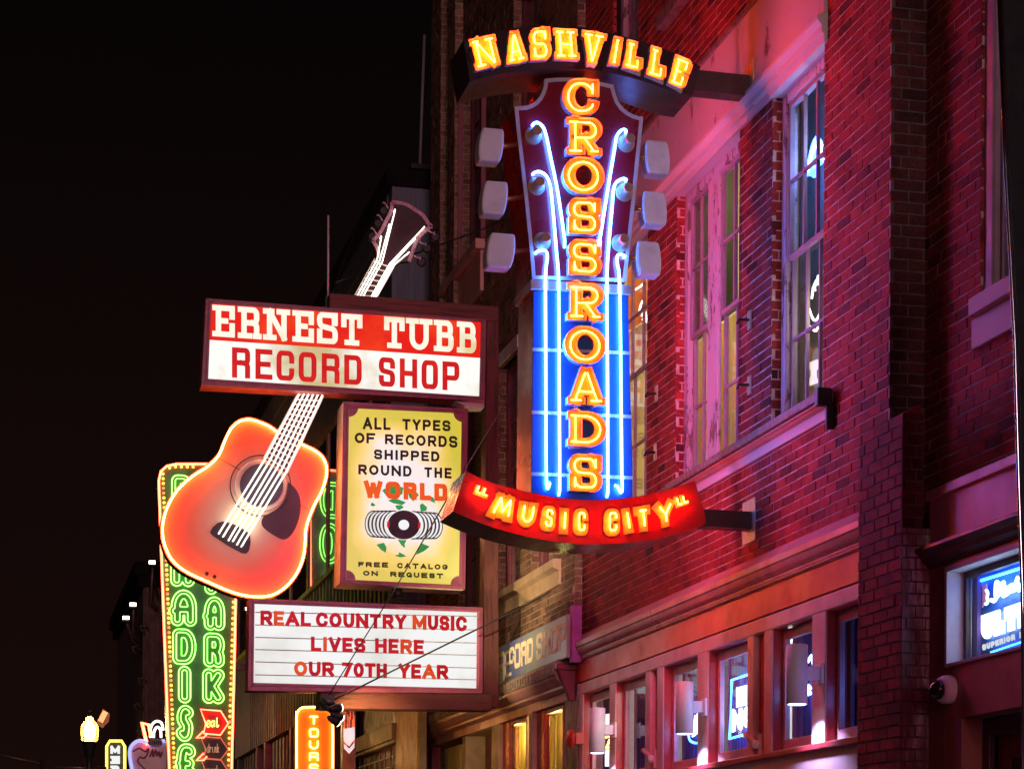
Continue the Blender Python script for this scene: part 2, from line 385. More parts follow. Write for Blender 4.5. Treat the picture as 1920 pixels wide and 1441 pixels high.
SLAB = {
 'A':[[(.14,0),(.47,1)],[(.53,1),(.86,0)],[(.26,.32),(.74,.32)],[(0,0),(.34,0)],[(.64,0),(1,0)]],
 'B':[[(.2,0),(.2,1)],[(0,1),(.95,1,.22),(.95,.54,.18),(.2,.54)],[(.6,.54),(1,.54,.18),(1,0,.22),(0,0)]],
 'C':[[(.98,.7),(.96,1,.42),(0,1,.5),(0,0,.5),(1,0,.5),(1,.27)],[(.99,.64),(.99,.99)]],
 'D':[[(.16,0),(.16,1),(1,1,.5),(1,0,.5),(.16,0)],[(0,1),(.3,1)],[(0,0),(.3,0)]],
 'E':[[(.2,0),(.2,1)],[(0,1),(1,1),(1,.68)],[(0,0),(1,0),(1,.34)],[(.2,.51),(.62,.51)]],
 'H':[[(.2,0),(.2,1)],[(.8,0),(.8,1)],[(.2,.5),(.8,.5)],[(0,0),(.4,0)],[(0,1),(.4,1)],[(.6,0),(1,0)],[(.6,1),(1,1)]],
 'I':[[(.5,0),(.5,1)],[(0,0),(1,0)],[(0,1),(1,1)]],
 'L':[[(.25,1),(.25,0)],[(0,1),(.52,1)],[(0,0),(1,0),(1,.32)]],
 'N':[[(.18,0),(.18,1)],[(.18,1),(.84,0)],[(.84,0),(.84,1)],[(0,0),(.38,0)],[(0,1),(.28,1)],[(.62,1),(1,1)]],
 'O':[O_(.5)],
 'R':[[(.2,0),(.2,1),(.92,1,.27),(.92,.47,.27),(.2,.47)],[(0,1),(.3,1)],[(0,0),(.42,0)],[(.5,.47),(.84,0)],[(.74,0),(1,0)]],
 'S':[[(.95,.74),(.95,1,.27),(0,1,.27),(0,.52,.25),(1,.48,.25),(1,0,.27),(.03,0,.27),(.03,.26)],[(.98,.68),(.98,1)],[(.02,.34),(.02,0)]],
 'T':[[(.5,0),(.5,1)],[(0,.68),(0,1),(1,1),(1,.68)],[(.2,0),(.8,0)]],
 'U':[[(.16,1),(.16,0,.35),(.84,0,.35),(.84,1)],[(-.02,1),(.36,1)],[(.64,1),(1.02,1)]],
 'V':[[(.2,1),(.5,0)],[(.5,0),(.8,1)],[(0,1),(.4,1)],[(.6,1),(1,1)]],
}
SLAB2 = dict(SLAB); SLAB2['S'] = [[(.95,.7),(.95,1,.16),(0,1,.16),(0,.58,.18),(1,.46,.18),(1,0,.16),(0,0,.16),(0,.34)],[(1,.72),(1,1)],[(0,0),(0,.36)]]
SLAB2['R'] = [[(.2,0),(.2,1)],[(0,1),(.92,1,.18),(.92,.5,.18),(.2,.5)],[(.7,.5),(.92,.44,.1),(.92,0)],[(0,0),(.52,0)],[(.85,0),(1.05,0)]]
DECO = {
 'P':[[(0,0),(0,1),(1,1,.4),(1,.42,.3),(.3,.42)]],
 'A':[[(0,0),(0,1,.5),(1,1,.5),(1,0)],[(-.16,.36),(.12,.44),(1,.44)]],
 'R':[[(0,0),(0,1),(1,1,.3),(1,.5,.25),(.4,.5)],[(.45,.5),(1,.3,.2),(1,0)]],
 'D':[[(0,0),(0,1),(1,1,.5),(1,0,.5),(0,0)]],
 'I':[[(.5,0),(.5,1)]],
 'O':[O_(.5)],
 'S':[[(.9,.92),(.45,1,.25),(.1,.68,.2),(.9,.38,.2),(.55,0,.2),(.05,.12)]],
 'E':[[(1,.92),(1,1,.2),(.1,1,.4),(.1,0,.3),(1,0,.2),(1,.1)],[(-.05,.46),(.8,.46)]],
 'K':[[(0,0),(0,1)],[(1,1),(.25,.5)],[(.25,.5),(1,0)]],
}
def round_path(pts):
    out = []
    n = len(pts)
    for i, p in enumerate(pts):
        if len(p) == 3 and 0 < i < n-1:
            P = Vector(p[:2]); A = Vector(pts[i-1][:2]); B = Vector(pts[i+1][:2])
            ra = min(p[2], (A-P).length*(.5 if len(pts[i-1]) == 3 else 1)); rb = min(p[2], (B-P).length*(.5 if len(pts[i+1]) == 3 else 1))
            a = (A-P).normalized()*ra; b = (B-P).normalized()*rb
            for k in range(7):
                t = math.pi/2*k/6
                out.append(P + a*(1-math.sin(t)) + b*(1-math.cos(t)))
        else: out.append(Vector(p[:2]))
    q = [out[0]]
    for p in out[1:]:
        if (p-q[-1]).length > 1e-4: q.append(p)
    return q
def offset_strip(P, hw, cap=True, thin=None, ext=None):
    n = len(P); closed = (P[0]-P[-1]).length < 1e-6 and n > 3
    L = []; R = []
    for i in range(n):
        a = P[i-1] if i > 0 else (P[-2] if closed else None); b = P[i+1] if i < n-1 else (P[1] if closed else None)
        d0 = (P[i]-a).normalized() if a is not None else None; d1 = (b-P[i]).normalized() if b is not None else None
        if d0 is None: d0 = d1
        if d1 is None: d1 = d0
        n0 = Vector((-d0.y, d0.x)); n1 = Vector((-d1.y, d1.x)); nn = n0+n1
        nn = nn.normalized() if nn.length > 1e-4 else n0
        c = max(.45, nn.dot(n0)); h = hw
        if thin is not None:
            t = (d0+d1); t = t.normalized() if t.length > 1e-4 else d1
            h = thin + (hw-thin)*abs(t.y)
        p = P[i]
        if cap and not closed:
            if i == 0: p = p - d1*(ext or h)
            if i == n-1: p = p + d0*(ext or h)
        L.append(p + nn*(h/c)); R.append(p - nn*(h/c))
    return L, R
def letter_paths(font, ch, w, h, hw, hv=None):
    hv = hw if hv is None else hv
    return [[Vector((hw + q.x*(w-2*hw), hv + q.y*(h-2*hv))) for q in round_path(s)] for s in font[ch]]
def quad_map(q, w, h, ny=Vector((0,1,0))):                   # q: tl, tr, br, bl in space
    tl, tr, br, bl = q
    def f(x, y, d=0):
        u = x/w; v = y/h
        return bl*(1-u)*(1-v) + br*u*(1-v) + tl*(1-u)*v + tr*u*v + ny*d
    return f
def quad_size(q):
    tl, tr, br, bl = q
    return ((tr-tl).length+(br-bl).length)/2, ((tl-bl).length+(tr-br).length)/2
def solid_letter(mb, font, ch, q, hw, d0, d1, thin=None, mf=0, ms=0, ny=Vector((0,1,0))):
    """filled letter on quad q, front face at depth d0, back at d1 (depth runs along ny)"""
    w, h = quad_size(q); f = quad_map(q, w, h, ny)
    for k, P in enumerate(letter_paths(font, ch, w, h, hw, thin)):
        L, R = offset_strip(P, hw, True, thin, thin); z = d0 - k*.0005
        for i in range(len(P)-1):
            mb.face([f(*L[i], z), f(*L[i+1], z), f(*R[i+1], z), f(*R[i], z)], mf)
            mb.face([f(*L[i], z), f(*L[i+1], z), f(*L[i+1], d1), f(*L[i], d1)], ms)
            mb.face([f(*R[i], z), f(*R[i+1], z), f(*R[i+1], d1), f(*R[i], d1)], ms)
        for i in (0, -1):
            mb.face([f(*L[i], z), f(*R[i], z), f(*R[i], d1), f(*L[i], d1)], ms)
def tube_letter(mb, font, ch, q, hw, d, r, n=6, hv=None):
    w, h = quad_size(q); f = quad_map(q, w, h)
    for k, P in enumerate(letter_paths(font, ch, w, h, hw, hv)):
        mb.tube([f(p.x, p.y, d - k*.002) for p in P], r, n)
def rim_letter(mb, font, ch, q, hw, d0, d1, thin=None, n=64):
    """sheet metal rim standing round the whole outline of a channel letter"""
    w, h = quad_size(q); f = quad_map(q, w, h); x0 = y0 = -.02; x1, y1 = w+.02, h+.02
    st = max(x1-x0, y1-y0)/n; nx = int((x1-x0)/st)+2; ny = int((y1-y0)/st)+2
    X, Y = np.meshgrid(x0+np.arange(nx)*st, y0+np.arange(ny)*st, indexing='ij'); D = np.full(X.shape, 9.0)
    for P in letter_paths(font, ch, w, h, hw, thin):
        closed = (P[0]-P[-1]).length < 1e-6; k = len(P)
        for i in range(k-1):
            a, b = P[i], P[i+1]; L = (b-a).length; t = (b-a)/L; r = hw if thin is None else thin+(hw-thin)*abs(t.y)
            s = (X-a.x)*t.x+(Y-a.y)*t.y; v = np.abs((X-a.x)*t.y-(Y-a.y)*t.x)-r
            e0 = (thin or r) if (i == 0 and not closed) else 0; e1 = (thin or r) if (i == k-2 and not closed) else 0
            D = np.minimum(D, np.maximum(v, np.maximum(-s-e0, s-L-e1)))
            if i < k-2 or closed: D = np.minimum(D, np.hypot(X-b.x, Y-b.y)-r)
    out = []
    for c in iso(D, X, Y):
        m = len(c); v = [tuple(f(p.x, p.y, d0)) for p in c]+[tuple(f(p.x, p.y, d1)) for p in c]
        out.append((v, [(i, (i+1) % m, m+(i+1) % m, m+i) for i in range(m)]))
    return out
def quadY(pts, Y): return [onY(x, y, Y) for x, y in pts]
WID = {'I': .32, 'M': 1.2, 'W': 1.25, 'O': 1.0, 'C': .92, 'L': .78, 'E': .82, 'N': 1.0, 'A': 1.05, '1': .4}
def row(mb, font, text, q, hw, d0, d1, gap=.22, widths=WID, mats=None, tube=None, ny=Vector((0,1,0))):
    """a line of letters filling quad q"""
    tl, tr, br, bl = q; ws = [widths.get(c, .9) if c != ' ' else .7 for c in text]; tot = sum(ws) + gap*(len(text)-1); x = 0
    for i, c in enumerate(text):
        u0 = x/tot; u1 = (x+ws[i])/tot; x += ws[i]+gap
        if c == ' ': continue
        qq = [tl.lerp(tr, u0), tl.lerp(tr, u1), bl.lerp(br, u1), bl.lerp(br, u0)]
        if tube: tube_letter(mb, font, c, qq, hw, d0, tube)
        else: solid_letter(mb, font, c, qq, hw, d0, d1, mf=(mats[i] if mats else 0), ms=(mats[i] if mats else 0), ny=ny)
def contours(segs, level, x0, x1, y0, y1, n=44):
    """iso lines of the distance to a set of strokes: the inner and outer tubes of a double neon letter"""
    st = max(x1-x0, y1-y0)/n; nx = int((x1-x0)/st)+2; nyy = int((y1-y0)/st)+2
    X, Y = np.meshgrid(x0+np.arange(nx)*st, y0+np.arange(nyy)*st, indexing='ij'); D = np.full(X.shape, 9.0)
    for P in segs:
        for a, b in zip(P[:-1], P[1:]):
            dx, dy = b.x-a.x, b.y-a.y; l = dx*dx+dy*dy
            t = np.clip(((X-a.x)*dx+(Y-a.y)*dy)/max(l, 1e-12), 0, 1)
            D = np.minimum(D, np.hypot(X-a.x-t*dx, Y-a.y-t*dy))
    return iso(D-level, X, Y)
def iso(D, X, Y):
    nx, nyy = D.shape
    def ep(i, j, k):
        a = (i, j); b = (i+1, j) if k == 0 else (i, j+1)
        t = D[a]/(D[a]-D[b]); return Vector((X[a]+t*(X[b]-X[a]), Y[a]+t*(Y[b]-Y[a])))
    adj = {}; pos = {}
    for i in range(nx-1):
        for j in range(nyy-1):
            c = []
            for key, a, b in (((i,j,0),(i,j),(i+1,j)), ((i+1,j,1),(i+1,j),(i+1,j+1)), ((i,j+1,0),(i,j+1),(i+1,j+1)), ((i,j,1),(i,j),(i,j+1))):
                if (D[a] < 0) != (D[b] < 0): c.append(key); pos[key] = ep(*key)
            for k in range(0, len(c)-1, 2):
                adj.setdefault(c[k], []).append(c[k+1]); adj.setdefault(c[k+1], []).append(c[k])
    out = []; seen = set()
    for s in list(adj):
        if s in seen: continue
        path = [s]; seen.add(s); cur = s
        while True:
            nx_ = [k for k in adj[cur] if k not in seen]
            if not nx_: break
            cur = nx_[0]; seen.add(cur); path.append(cur)
        if len(path) > 5: out.append([pos[k] for k in path])
    return out
# ------------------------------------------------------------------ ground (outside the frame, carries everything)
g = MB(); g.box(-60, 3.4, -30, 220, -.2, 0); tag(g.build('road', M['asphalt']), kind='structure')
g = MB(); g.box(3.4, 60, -30, 220, -.2, .13); tag(g.build('pavement', M['concrete']), kind='structure')

# ------------------------------------------------------------------ brickwork: every brick is laid, mortar behind
def brick_face(mb, axis, c, a0, a1, z0, z1, holes=(), out=-1, bl=.215, bh=.0745, j=.0125, mi=0, mm=1, rnd=.0018):
    """axis 'X': wall on plane X=c seen from -X, a is Y; axis 'Y': wall on plane Y=c seen from -Y, a is X"""
    def P(a, d, z): return (c+d, a, z) if axis == 'X' else (a, c+d, z)
    rows = int(math.ceil((z1-z0)/bh))
    for r in range(rows):
        b0 = z0+r*bh; b1 = min(z1, b0+bh-j)
        if b1-b0 < .012: continue
        iv = [(a0, a1)]
        for h in holes:
            if h[2] < b1-.012 and h[3] > b0+.012:
                nv = []
                for s, e in iv:
                    if h[1] <= s or h[0] >= e: nv.append((s, e)); continue
                    if h[0] > s: nv.append((s, h[0]))
                    if h[1] < e: nv.append((h[1], e))
                iv = nv
        off = (r % 2)*bl/2 + (bl/4 if r % 6 == 5 else 0)
        for s, e in iv:
            k = math.floor((s-off)/bl); x = off+k*bl
            while x < e-.012:
                xs = max(s, x+j/2*(x > s)); xe = min(e, x+bl-j/2)
                if xe-xs > .018:
                    d = random.uniform(-rnd, rnd)-.0048; t = [random.uniform(-.0016, .0016) for _ in range(4)]; z_ = random.uniform(-.0022, .0022) + .005*math.sin(xs*1.15+c)
                    f = [P(xs+t[0], d+t[1], b0+z_), P(xe+t[2], d+t[3], b0+z_), P(xe+t[2], d+t[3], b1+z_), P(xs+t[0], d+t[1], b1+z_)]
                    k_ = [P(xs, .03, b0+z_), P(xe, .03, b0+z_), P(xe, .03, b1+z_), P(xs, .03, b1+z_)]
                    n = len(mb.v); mb.v += f+k_
                    for q in ((0,1,2,3),(0,4,5,1),(1,5,6,2),(2,6,7,3),(3,7,4,0)):
                        mb.f.append(tuple(n+i for i in q)); mb.m.append(mi); mb.smooth.append(False)
                x += bl
    As = sorted({a0, a1, *[min(max(h[i], a0), a1) for h in holes for i in (0, 1)]}); Zs = sorted({z0, z1, *[min(max(h[i], z0), z1) for h in holes for i in (2, 3)]})
    for i in range(len(As)-1):
        for k in range(len(Zs)-1):
            ca = (As[i]+As[i+1])/2; cz = (Zs[k]+Zs[k+1])/2
            if any(h[0] < ca < h[1] and h[2] < cz < h[3] for h in holes): continue
            mb.face([P(As[i], 0, Zs[k]), P(As[i+1], 0, Zs[k]), P(As[i+1], 0, Zs[k+1]), P(As[i], 0, Zs[k+1])], mm)
def yx(px, X): return onX(px, 700, X).y
def zx(px, py, X): return onX(px, py, X).z

def sash_window(bld, X, y0, y1, z0, z1, zm, cols, casing=.09, pm='white_peel', sm='sash', label=None, mull=None):
    """double hung sash window: casing > two sashes, panes"""
    c = MB()
    c.box(X, X+.09, y0, y0+casing, z0, z1); c.box(X, X+.09, y1-casing, y1, z0, z1); c.box(X-.004, X+.09, y0+casing, y1-casing, z1-casing*.9, z1)
    c.box(X+.01, X+.09, y0+casing, y0+casing+.012, z0, z1-casing*.9); c.box(X+.01, X+.09, y1-casing-.012, y1-casing, z0, z1-casing*.9)
    lights = [(y0+casing+.018, y1-casing-.018)]
    if mull:
        c.box(X-.002, X+.03, mull[0], mull[1], z0, z1-casing*.9)
        lights = [(y0+casing+.018, mull[0]-.006), (mull[1]+.006, y1-casing-.018)]
    w_ = c.build('window', M[pm], bld, label, bevel=.006)
    for (a, b) in lights:
        for lo, hi, dx in ((zm-.02, z1-casing*.9, .018), (z0, zm+.03, .045)):
            s = MB(); x = X+dx; t = .028; mu = .011
            s.box(x, x+.035, a, a+t, lo, hi); s.box(x, x+.035, b-t, b, lo, hi)
            s.box(x+.001, x+.034, a+t, b-t, lo, lo+t*1.2); s.box(x+.001, x+.034, a+t, b-t, hi-t, hi)
            for k in range(1, cols): s.box(x+.004, x+.03, a+t+(b-a-2*t)*k/cols-mu, a+t+(b-a-2*t)*k/cols+mu, lo+t*1.2, hi-t)
            mz = (lo+hi)/2; s.box(x+.005, x+.029, a+t, b-t, mz-mu, mz+mu)
            s.build('sash', M[sm], w_)
            g = MB(); g.box(x+.016, x+.02, a+t, b-t, lo+t, hi-t); g.build('pane', M['glass'], w_)
    return w_

# ================================================================== red brick building with the tall neon sign
W = 5.68
bld = thing('brick_building', 'red brick building with peeling sash windows and red storefront behind the tall neon sign', 'building', (W, 16.5, 0))
z_arch0 = zx(1540, 92, W); z_arch1 = zx(1542, 50, W); z_fr1 = zx(1430, 0, W)
z_sill = zx(1514, 742, W-.12)
g1 = (yx(1386, W), yx(1268, W)); g2 = (yx(1544, W), yx(1447, W)); g0 = (yx(1214, W), 19.75)
YA, YB = 12.88, 20.26
holes = [(*g, z_sill, z_arch0) for g in (g0, g1, g2)]
up = [(14.6, 15.5, 9.3, 11.5), (16.6, 17.6, 9.3, 11.5), (18.5, 19.3, 9.3, 11.5)]
wb = MB(); wb2 = MB()
brick_face(wb, 'X', W, YA, YB, 3.7, 13.5, holes+up)
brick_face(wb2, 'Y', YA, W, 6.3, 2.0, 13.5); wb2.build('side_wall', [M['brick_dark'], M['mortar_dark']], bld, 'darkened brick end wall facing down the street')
for g in (g0, g1, g2): brick_face(wb, 'Y', g[1], W, W+.075, z_sill, z_arch0, bl=.12)
wb.box(W+.001, 9.5, YB-.02, YB, 0, 13.5, 1, skip='w'); wb.box(W+.3, 9.5, YA+.05, YA+.07, 0, 13.5, 1)
wb.box(W+.05, 9.5, YA+.07, YB-.02, 13.4, 13.5, 1)
wb.build('wall', [M['brick'], M['mortar']], bld)
# frieze board between the storeys, with its architrave moulding and joint lines
fz = MB(); fy0, fy1 = yx(1542, W-.03), 20.2
seam = [fy0, yx(1393, W), yx(1313, W), 18.9, fy1]
for a, b in zip(seam[:-1], seam[1:]): fz.box(W-.03, W, a+.003, b-.003, z_arch1+.05, z_fr1)
fz.build('frieze', M['frieze'], bld, 'pale frieze board washed pink by neon', bevel=.003)
mo = MB(); h = z_arch1-z_arch0
mo.profile([(W, z_arch0), (W-.03, z_arch0), (W-.03, z_arch0+h*.35), (W-.05, z_arch0+h*.45), (W-.05, z_arch0+h*.75), (W-.085, z_arch1), (W-.085, z_arch1+.03), (W-.04, z_arch1+.048), (W, z_arch1+.048)], fy0, fy1)
[mo.box(W+.0005, W+.2, g[0], g[1], z_arch0+.0005, z_arch0+.05) for g in (g0, g1, g2)]
mo.build('frieze_moulding', M['white_trim'], bld)
cp = MB(); cp.box(W-.05, W, fy0, fy1, z_fr1+.001, z_fr1+.04); cp.build('frieze_cap', M['sill_dark'], bld)
# windows of the upper floor
zm1 = zx(1305, 632, W+.13)
sash_window(bld, W+.07, *g1, z_sill, z_arch0, zm1, 2, .088, label='pair of sashes with a heavily peeling centre post', mull=(yx(1346, W+.07), yx(1326, W+.07)))
sash_window(bld, W+.07, *g2, z_sill, z_arch0, zx(1510, 468, W+.13), 3, .085, label='sash window glowing blue white beside the red wall')
sash_window(bld, W+.07, *g0, z_sill, z_arch0, zx(1199, 700, W+.13), 4, .06, label='sash window half hidden by the tall neon sign')
for i, (a, b, c, d) in enumerate(up): sash_window(bld, W+.07, a, b, c, d, (c+d)/2, 2, .09)
each('upper_sill', M['sill_dark'], bld, [(W-.09, W+.1, a-.1, b+.1, c-.12, c) for a, b, c, d in up], bevel=.008)
# long sill with moulding and flat band
ys0, ys1 = yx(1534, W-.12), yx(1246, W-.12)
s = MB(); s.profile([(W+.14, z_sill), (W-.12, z_sill-.008), (W-.122, z_sill-.072), (W+.0, z_sill-.078), (W+.14, z_sill-.078)], ys0, ys1)
s.build('sill', M['sill_dark'], bld, 'weathered dark stone sill', bevel=.01)
zb = zx(1537, 792, W-.03)
s = MB(); z1 = z_sill-.079
s.profile([(W, z1), (W-.098, z1), (W-.098, z1-.008), (W-.07, z1-.016), (W-.066, z1-.022), (W-.04, z1-.028), (W, z1-.028)], ys0+.05, ys1)
s.build('sill_moulding', M['crown'], bld)
s = MB(); s.box(W-.03, W, ys0+.06, ys1, zb, z1-.0285); s.build('apron_board', M['white_trim'], bld, 'pale board under the sill washed pink', bevel=.003)
s = MB(); s.box(W-.06, W, ys0-.012, ys0+.02, z_sill-.27, z_sill-.10); s.box(W-.13, W-.02, ys0-.02, ys0+.05, z_sill-.11, z_sill+.015)
s.build('sill_bracket', M['black'], bld, bevel=.01)
# storefront cornice
XS = 5.60; yc0, yc1 = 12.80, yx(1051, 5.53)
Z = lambda py, X=XS: zx(1628, py, X)
pr = [(W, Z(950, W)), (5.55, Z(964, 5.53)+.004), (5.53, Z(966, 5.53)), (5.53, Z(979, 5.53)), (5.542, Z(983, 5.542)), (5.548, Z(990, 5.548)), (5.556, Z(997, 5.556)), (5.568, Z(1003, 5.568)), (5.585, Z(1008, 5.585)),
      (5.582, Z(1010, 5.582)), (5.582, Z(1013, 5.582)), (5.59, Z(1014, 5.59)), (5.588, Z(1018, 5.588)), (5.60, Z(1020, 5.6)), (5.605, Z(1023)), (W, Z(1023))]
s = MB(); s.profile(pr, yc0, yc1); s.build('cornice', M['crown'], bld)
s = MB(); s.box(5.612, W-.001, 12.85, yx(1068, 5.61), Z(1081), Z(1023)-.001); s.build('fascia', M['fascia'], bld, bevel=.004)
s = MB(); s.box(5.628, W-.001, 12.85, yx(1072, 5.61), Z(1085.5), Z(1081)-.001); s.build('shadow_gap', M['black'], bld)
zw1 = Z(1116); zs1 = Z(1376); zs0 = Z(1388)
yb1 = yx(1080, XS)
s = MB(); s.box(XS, W-.001, 12.85, yb1, zw1, Z(1085.5)-.001)
ups = [(1087,1096),(1146,1157),(1213,1222),(1235,1246),(1311,1330),(1404,1415),(1435,1450),(1525,1550)]
for a, b in ups: s.box(XS+.001, XS+.13, yx(b, XS), yx(a, XS), zs1, zw1-.0005)
s.box(XS+.02, XS+.13, 12.85, 13.0, zs1, zw1-.001)
s.build('storefront_frame', M['mauve'], bld, bevel=.006)
s = MB(); s.box(XS-.035, XS+.13, 12.85, yb1, zs0, zs1-.001); s.build('storefront_sill', M['deep_red'], bld, bevel=.006)
s = MB(); s.box(XS+.004, XS+.13, 12.85, yb1, .13, zs0-.001); s.build('storefront_panel', M['mauve'], bld)
each('recessed_panel', M['deep_red'], bld, [(XS+.055, XS+.1, yx(b, XS)+.001, yx(a, XS)-.001, zs1, zw1-.001) for a, b in ((1222,1235),(1415,1435))])
bays = [(1096,1146),(1157,1213),(1246,1311),(1330,1404),(1450,1525),(1550,1660)]
for a, b in bays:
    rv = MB()
    y1 = yx(a, XS); y0 = max(yx(b, XS), 13.0)
    rv.box(XS+.014, XS+.125, y1-.006, y1-.0005, zs1, zw1-.001); rv.box(XS+.014, XS+.125, y0+.006, y1-.0065, zw1-.007, zw1-.001)
    rv.build('window_reveal', M['deep_red'], bld)
for i, (a, b) in enumerate(bays):
    y1 = yx(a, XS)-.008; y0 = max(yx(b, XS), 13.0)+.002; x = XS+.085; f = MB(); t = .05
    f.box(x, x+.04, y0, y0+t, zs1, zw1-.01); f.box(x, x+.04, y1-t, y1, zs1, zw1-.01); f.box(x+.001, x+.039, y0+t, y1-t, zs1, zs1+.09); f.box(x+.001, x+.039, y0+t, y1-t, zw1-.085, zw1-.01)
    fo = f.build('storefront_window', M['mauve'], bld, bevel=.004)
    g = MB(); g.box(x+.018, x+.024, y0+t, y1-t, zs1+.09, zw1-.085); g.build('pane', M['glass'], fo)
# corner post and end bracket beside the record shop
s = MB(); s.box(5.585, 5.68, yx(1087, 5.585), yx(1063, 5.585), .13, zx(1075, 1285, 5.6)); s.build('corner_post', M['bark'], bld, 'weathered corner post with flaking paint')
# rooms behind the glass
s = MB(); s.box(6.9, 6.94, 12.95, 20.2, 2.0, 3.9); s.box(W+.06, 6.9, 20.16, 20.2, 2.0, 3.9); s.box(W+.06, 6.9, 12.95, 20.2, 3.86, 3.9); s.box(W+.06, 6.9, 12.95, 20.2, 2.0, 2.04)
s.build('bar_room', M['white_wall'], bld)
for (a, b), fr in zip(bays, (.55, .62, .62, .50, 1.15, 2.0)):
    y1 = yx(a, XS)+.25; y0 = max(yx(b, XS), 13.0); y0 = y1-(y1-y0)*fr
    n = 16; s = MB()
    for k in range(n):
        ya = y1+(y0-y1)*k/n; yb_ = y1+(y0-y1)*(k+1)/n
        s.box(5.86+.015*(k % 2), 5.90, yb_, ya-.002, zs1-.2, zw1+.1)
    s.build('curtain', M['curtain'], bld)
s = MB(); s.box(7.6, 7.64, 12.95, 20.2, 4.6, 8.3); s.box(W+.16, 7.6, 20.16, 20.2, 4.6, 8.3); s.box(W+.16, 7.6, 12.95, 20.2, 8.2, 8.24); s.box(W+.16, 7.6, 12.95, 20.2, 4.6, 4.64); s.box(W+.16, 7.6, 12.95, 12.99, 4.6, 8.3); s.box(W+.16, 7.6, 17.75, 17.79, 4.6, 8.3); s.box(W+.16, 7.6, 15.6, 15.64, 4.6, 8.3)
s.build('upper_room', M['cream_wall'], bld)
lamp('bar_room_lamp', 'POINT', (6.55, 16.9, 3.6), 80, (1, .93, .80), .12)
lamp('bar_room_lamp', 'POINT', (6.55, 14.2, 3.6), 8, (.5, .6, 1), .12)
lamp('upper_room_lamp', 'POINT', (6.5, 16.6, 7.4), 90, (1, .92, .72), .12)
lamp('upper_room_lamp', 'POINT', (6.9, 18.9, 7.9), 80, (1, .88, .5), .12)
def blind_mat(name, c):                                     # thin cloth: lamplight from the room shines through
    m, t, b = new_mat(name); tr = N(t, 'ShaderNodeBsdfTranslucent'); mx = N(t, 'ShaderNodeMixShader'); tr.inputs[0].default_value = (*c, 1); mx.inputs[0].default_value = .6
    b.inputs['Base Color'].default_value = (*c, 1); b.inputs['Roughness'].default_value = .9
    t.links.new(b.outputs[0], mx.inputs[1]); t.links.new(tr.outputs[0], mx.inputs[2]); t.links.new(mx.outputs[0], t.nodes['Material Output'].inputs[0]); return m
# roll blinds
each('roll_blind', blind_mat('grey beige blind', (.26, .25, .17)), bld, [(W+.20, W+.205, g1[0], yx(1340, W), zm1, 8), (W+.20, W+.205, yx(1338, W), g1[1]+.2, zm1+.02, 8), (W+.20, W+.205, g1[0], yx(1352, W), 4.7, zm1-.01)])
each('window_shade', paint('blue grey shade', (.40, .46, .60), .9, .2, 3), bld, [(W+.42, W+.43, 13.4, 15.55, 6.35, 8.2)])
each('window_shade', paint('beige shade', (.62, .56, .42), .9, .2, 3), bld, [(W+.42, W+.43, 13.4, 15.55, 4.65, 6.34)])
each('lit_blind', blind_mat('yellow lit blind', (.85, .78, .22)), bld, [(W+.20, W+.205, yx(1338, W), g1[1]+.2, 4.7, zm1+.0)])

# brick pilaster between the two storefronts
pl = thing('brick_pilaster', 'dark red brick pilaster dividing the two storefronts, whitewashed along its corner', 'pillar', (5.5, 12.5, 0))
PX0 = 5.50; pya, pyb = yx(1694, PX0), yx(1629, PX0); zt = zx(1660, 792, PX0)
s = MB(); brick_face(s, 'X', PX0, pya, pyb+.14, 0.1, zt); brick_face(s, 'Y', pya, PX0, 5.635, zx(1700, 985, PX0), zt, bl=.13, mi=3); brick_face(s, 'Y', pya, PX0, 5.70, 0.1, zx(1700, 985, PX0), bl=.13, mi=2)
s.box(PX0+.02, 5.66, pyb+.12, pyb+.135, .1, zt-.01, 1)
mt, t_, b_ = new_mat('whitewashed brick'); n_ = obj_noise(t_, 7, 8, .7, (1, 1, .25))
r_ = ramp(t_, n_.outputs[0], [(.44, (.15, .06, .05)), (.53, (.30, .20, .19)), (.62, (.66, .60, .62))]); t_.links.new(r_.outputs[0], b_.inputs['Base Color']); b_.inputs['Roughness'].default_value = .4; bump(t_, b_, n_.outputs[0], .4)
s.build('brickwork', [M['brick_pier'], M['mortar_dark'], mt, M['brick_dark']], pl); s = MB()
s.hexa([(PX0, pya, zt), (5.633, pya, zt), (5.633, pyb+.14, zt), (PX0, pyb+.14, zt), (5.60, pya+.05, zt+.06), (5.633, pya+.05, zt+.07), (5.633, pyb+.14, zt+.07), (5.60, pyb+.14, zt+.06)])
s.build('cap', M['brick_pier'], pl)

# ================================================================== near building at the right edge
nb = thing('corner_bar_building', 'brick building with a beer neon window and dome camera on its brown painted front', 'building', (5.93, 11, 0))
XN = 5.93; XL = 5.68
nwy = (10.9, yx(1838, XN)); zns = zx(1838, 548, XN-.08)
zfa = zx(1820, 905, XL)
s = MB(); brick_face(s, 'X', XN, 9.2, YA, zfa-.1, 13.5, [(*nwy, zns, 12.5)]); brick_face(s, 'Y', nwy[1], XN, XN+.03, zns, 12.5, bl=.14)
s.box(XN+.03, 9, 9.2, 9.22, 0, 13.5, 1); s.box(XN+.03, 9, 9.22, YA, 13.4, 13.5, 1)
s.build('wall', [M['brick'], M['mortar']], nb)
sash_window(nb, XN+.015, *nwy, zns, 12.5, 9.0, 2, .12, pm='sash', label='tall window with greyish frame')
s = MB(); s.box(XN-.09, XN+.2, nwy[0], yx(1814, XN-.09), zns-.11, zns-.001); s.box(XN-.04, XN+.02, nwy[0], yx(1820, XN-.04), zns-.3, zns-.112)
s.build('sill', M['frieze'], nb, bevel=.008)
y1n = pya-.002; zq = lambda py, px=1820, X=XL: zx(px, py, X)
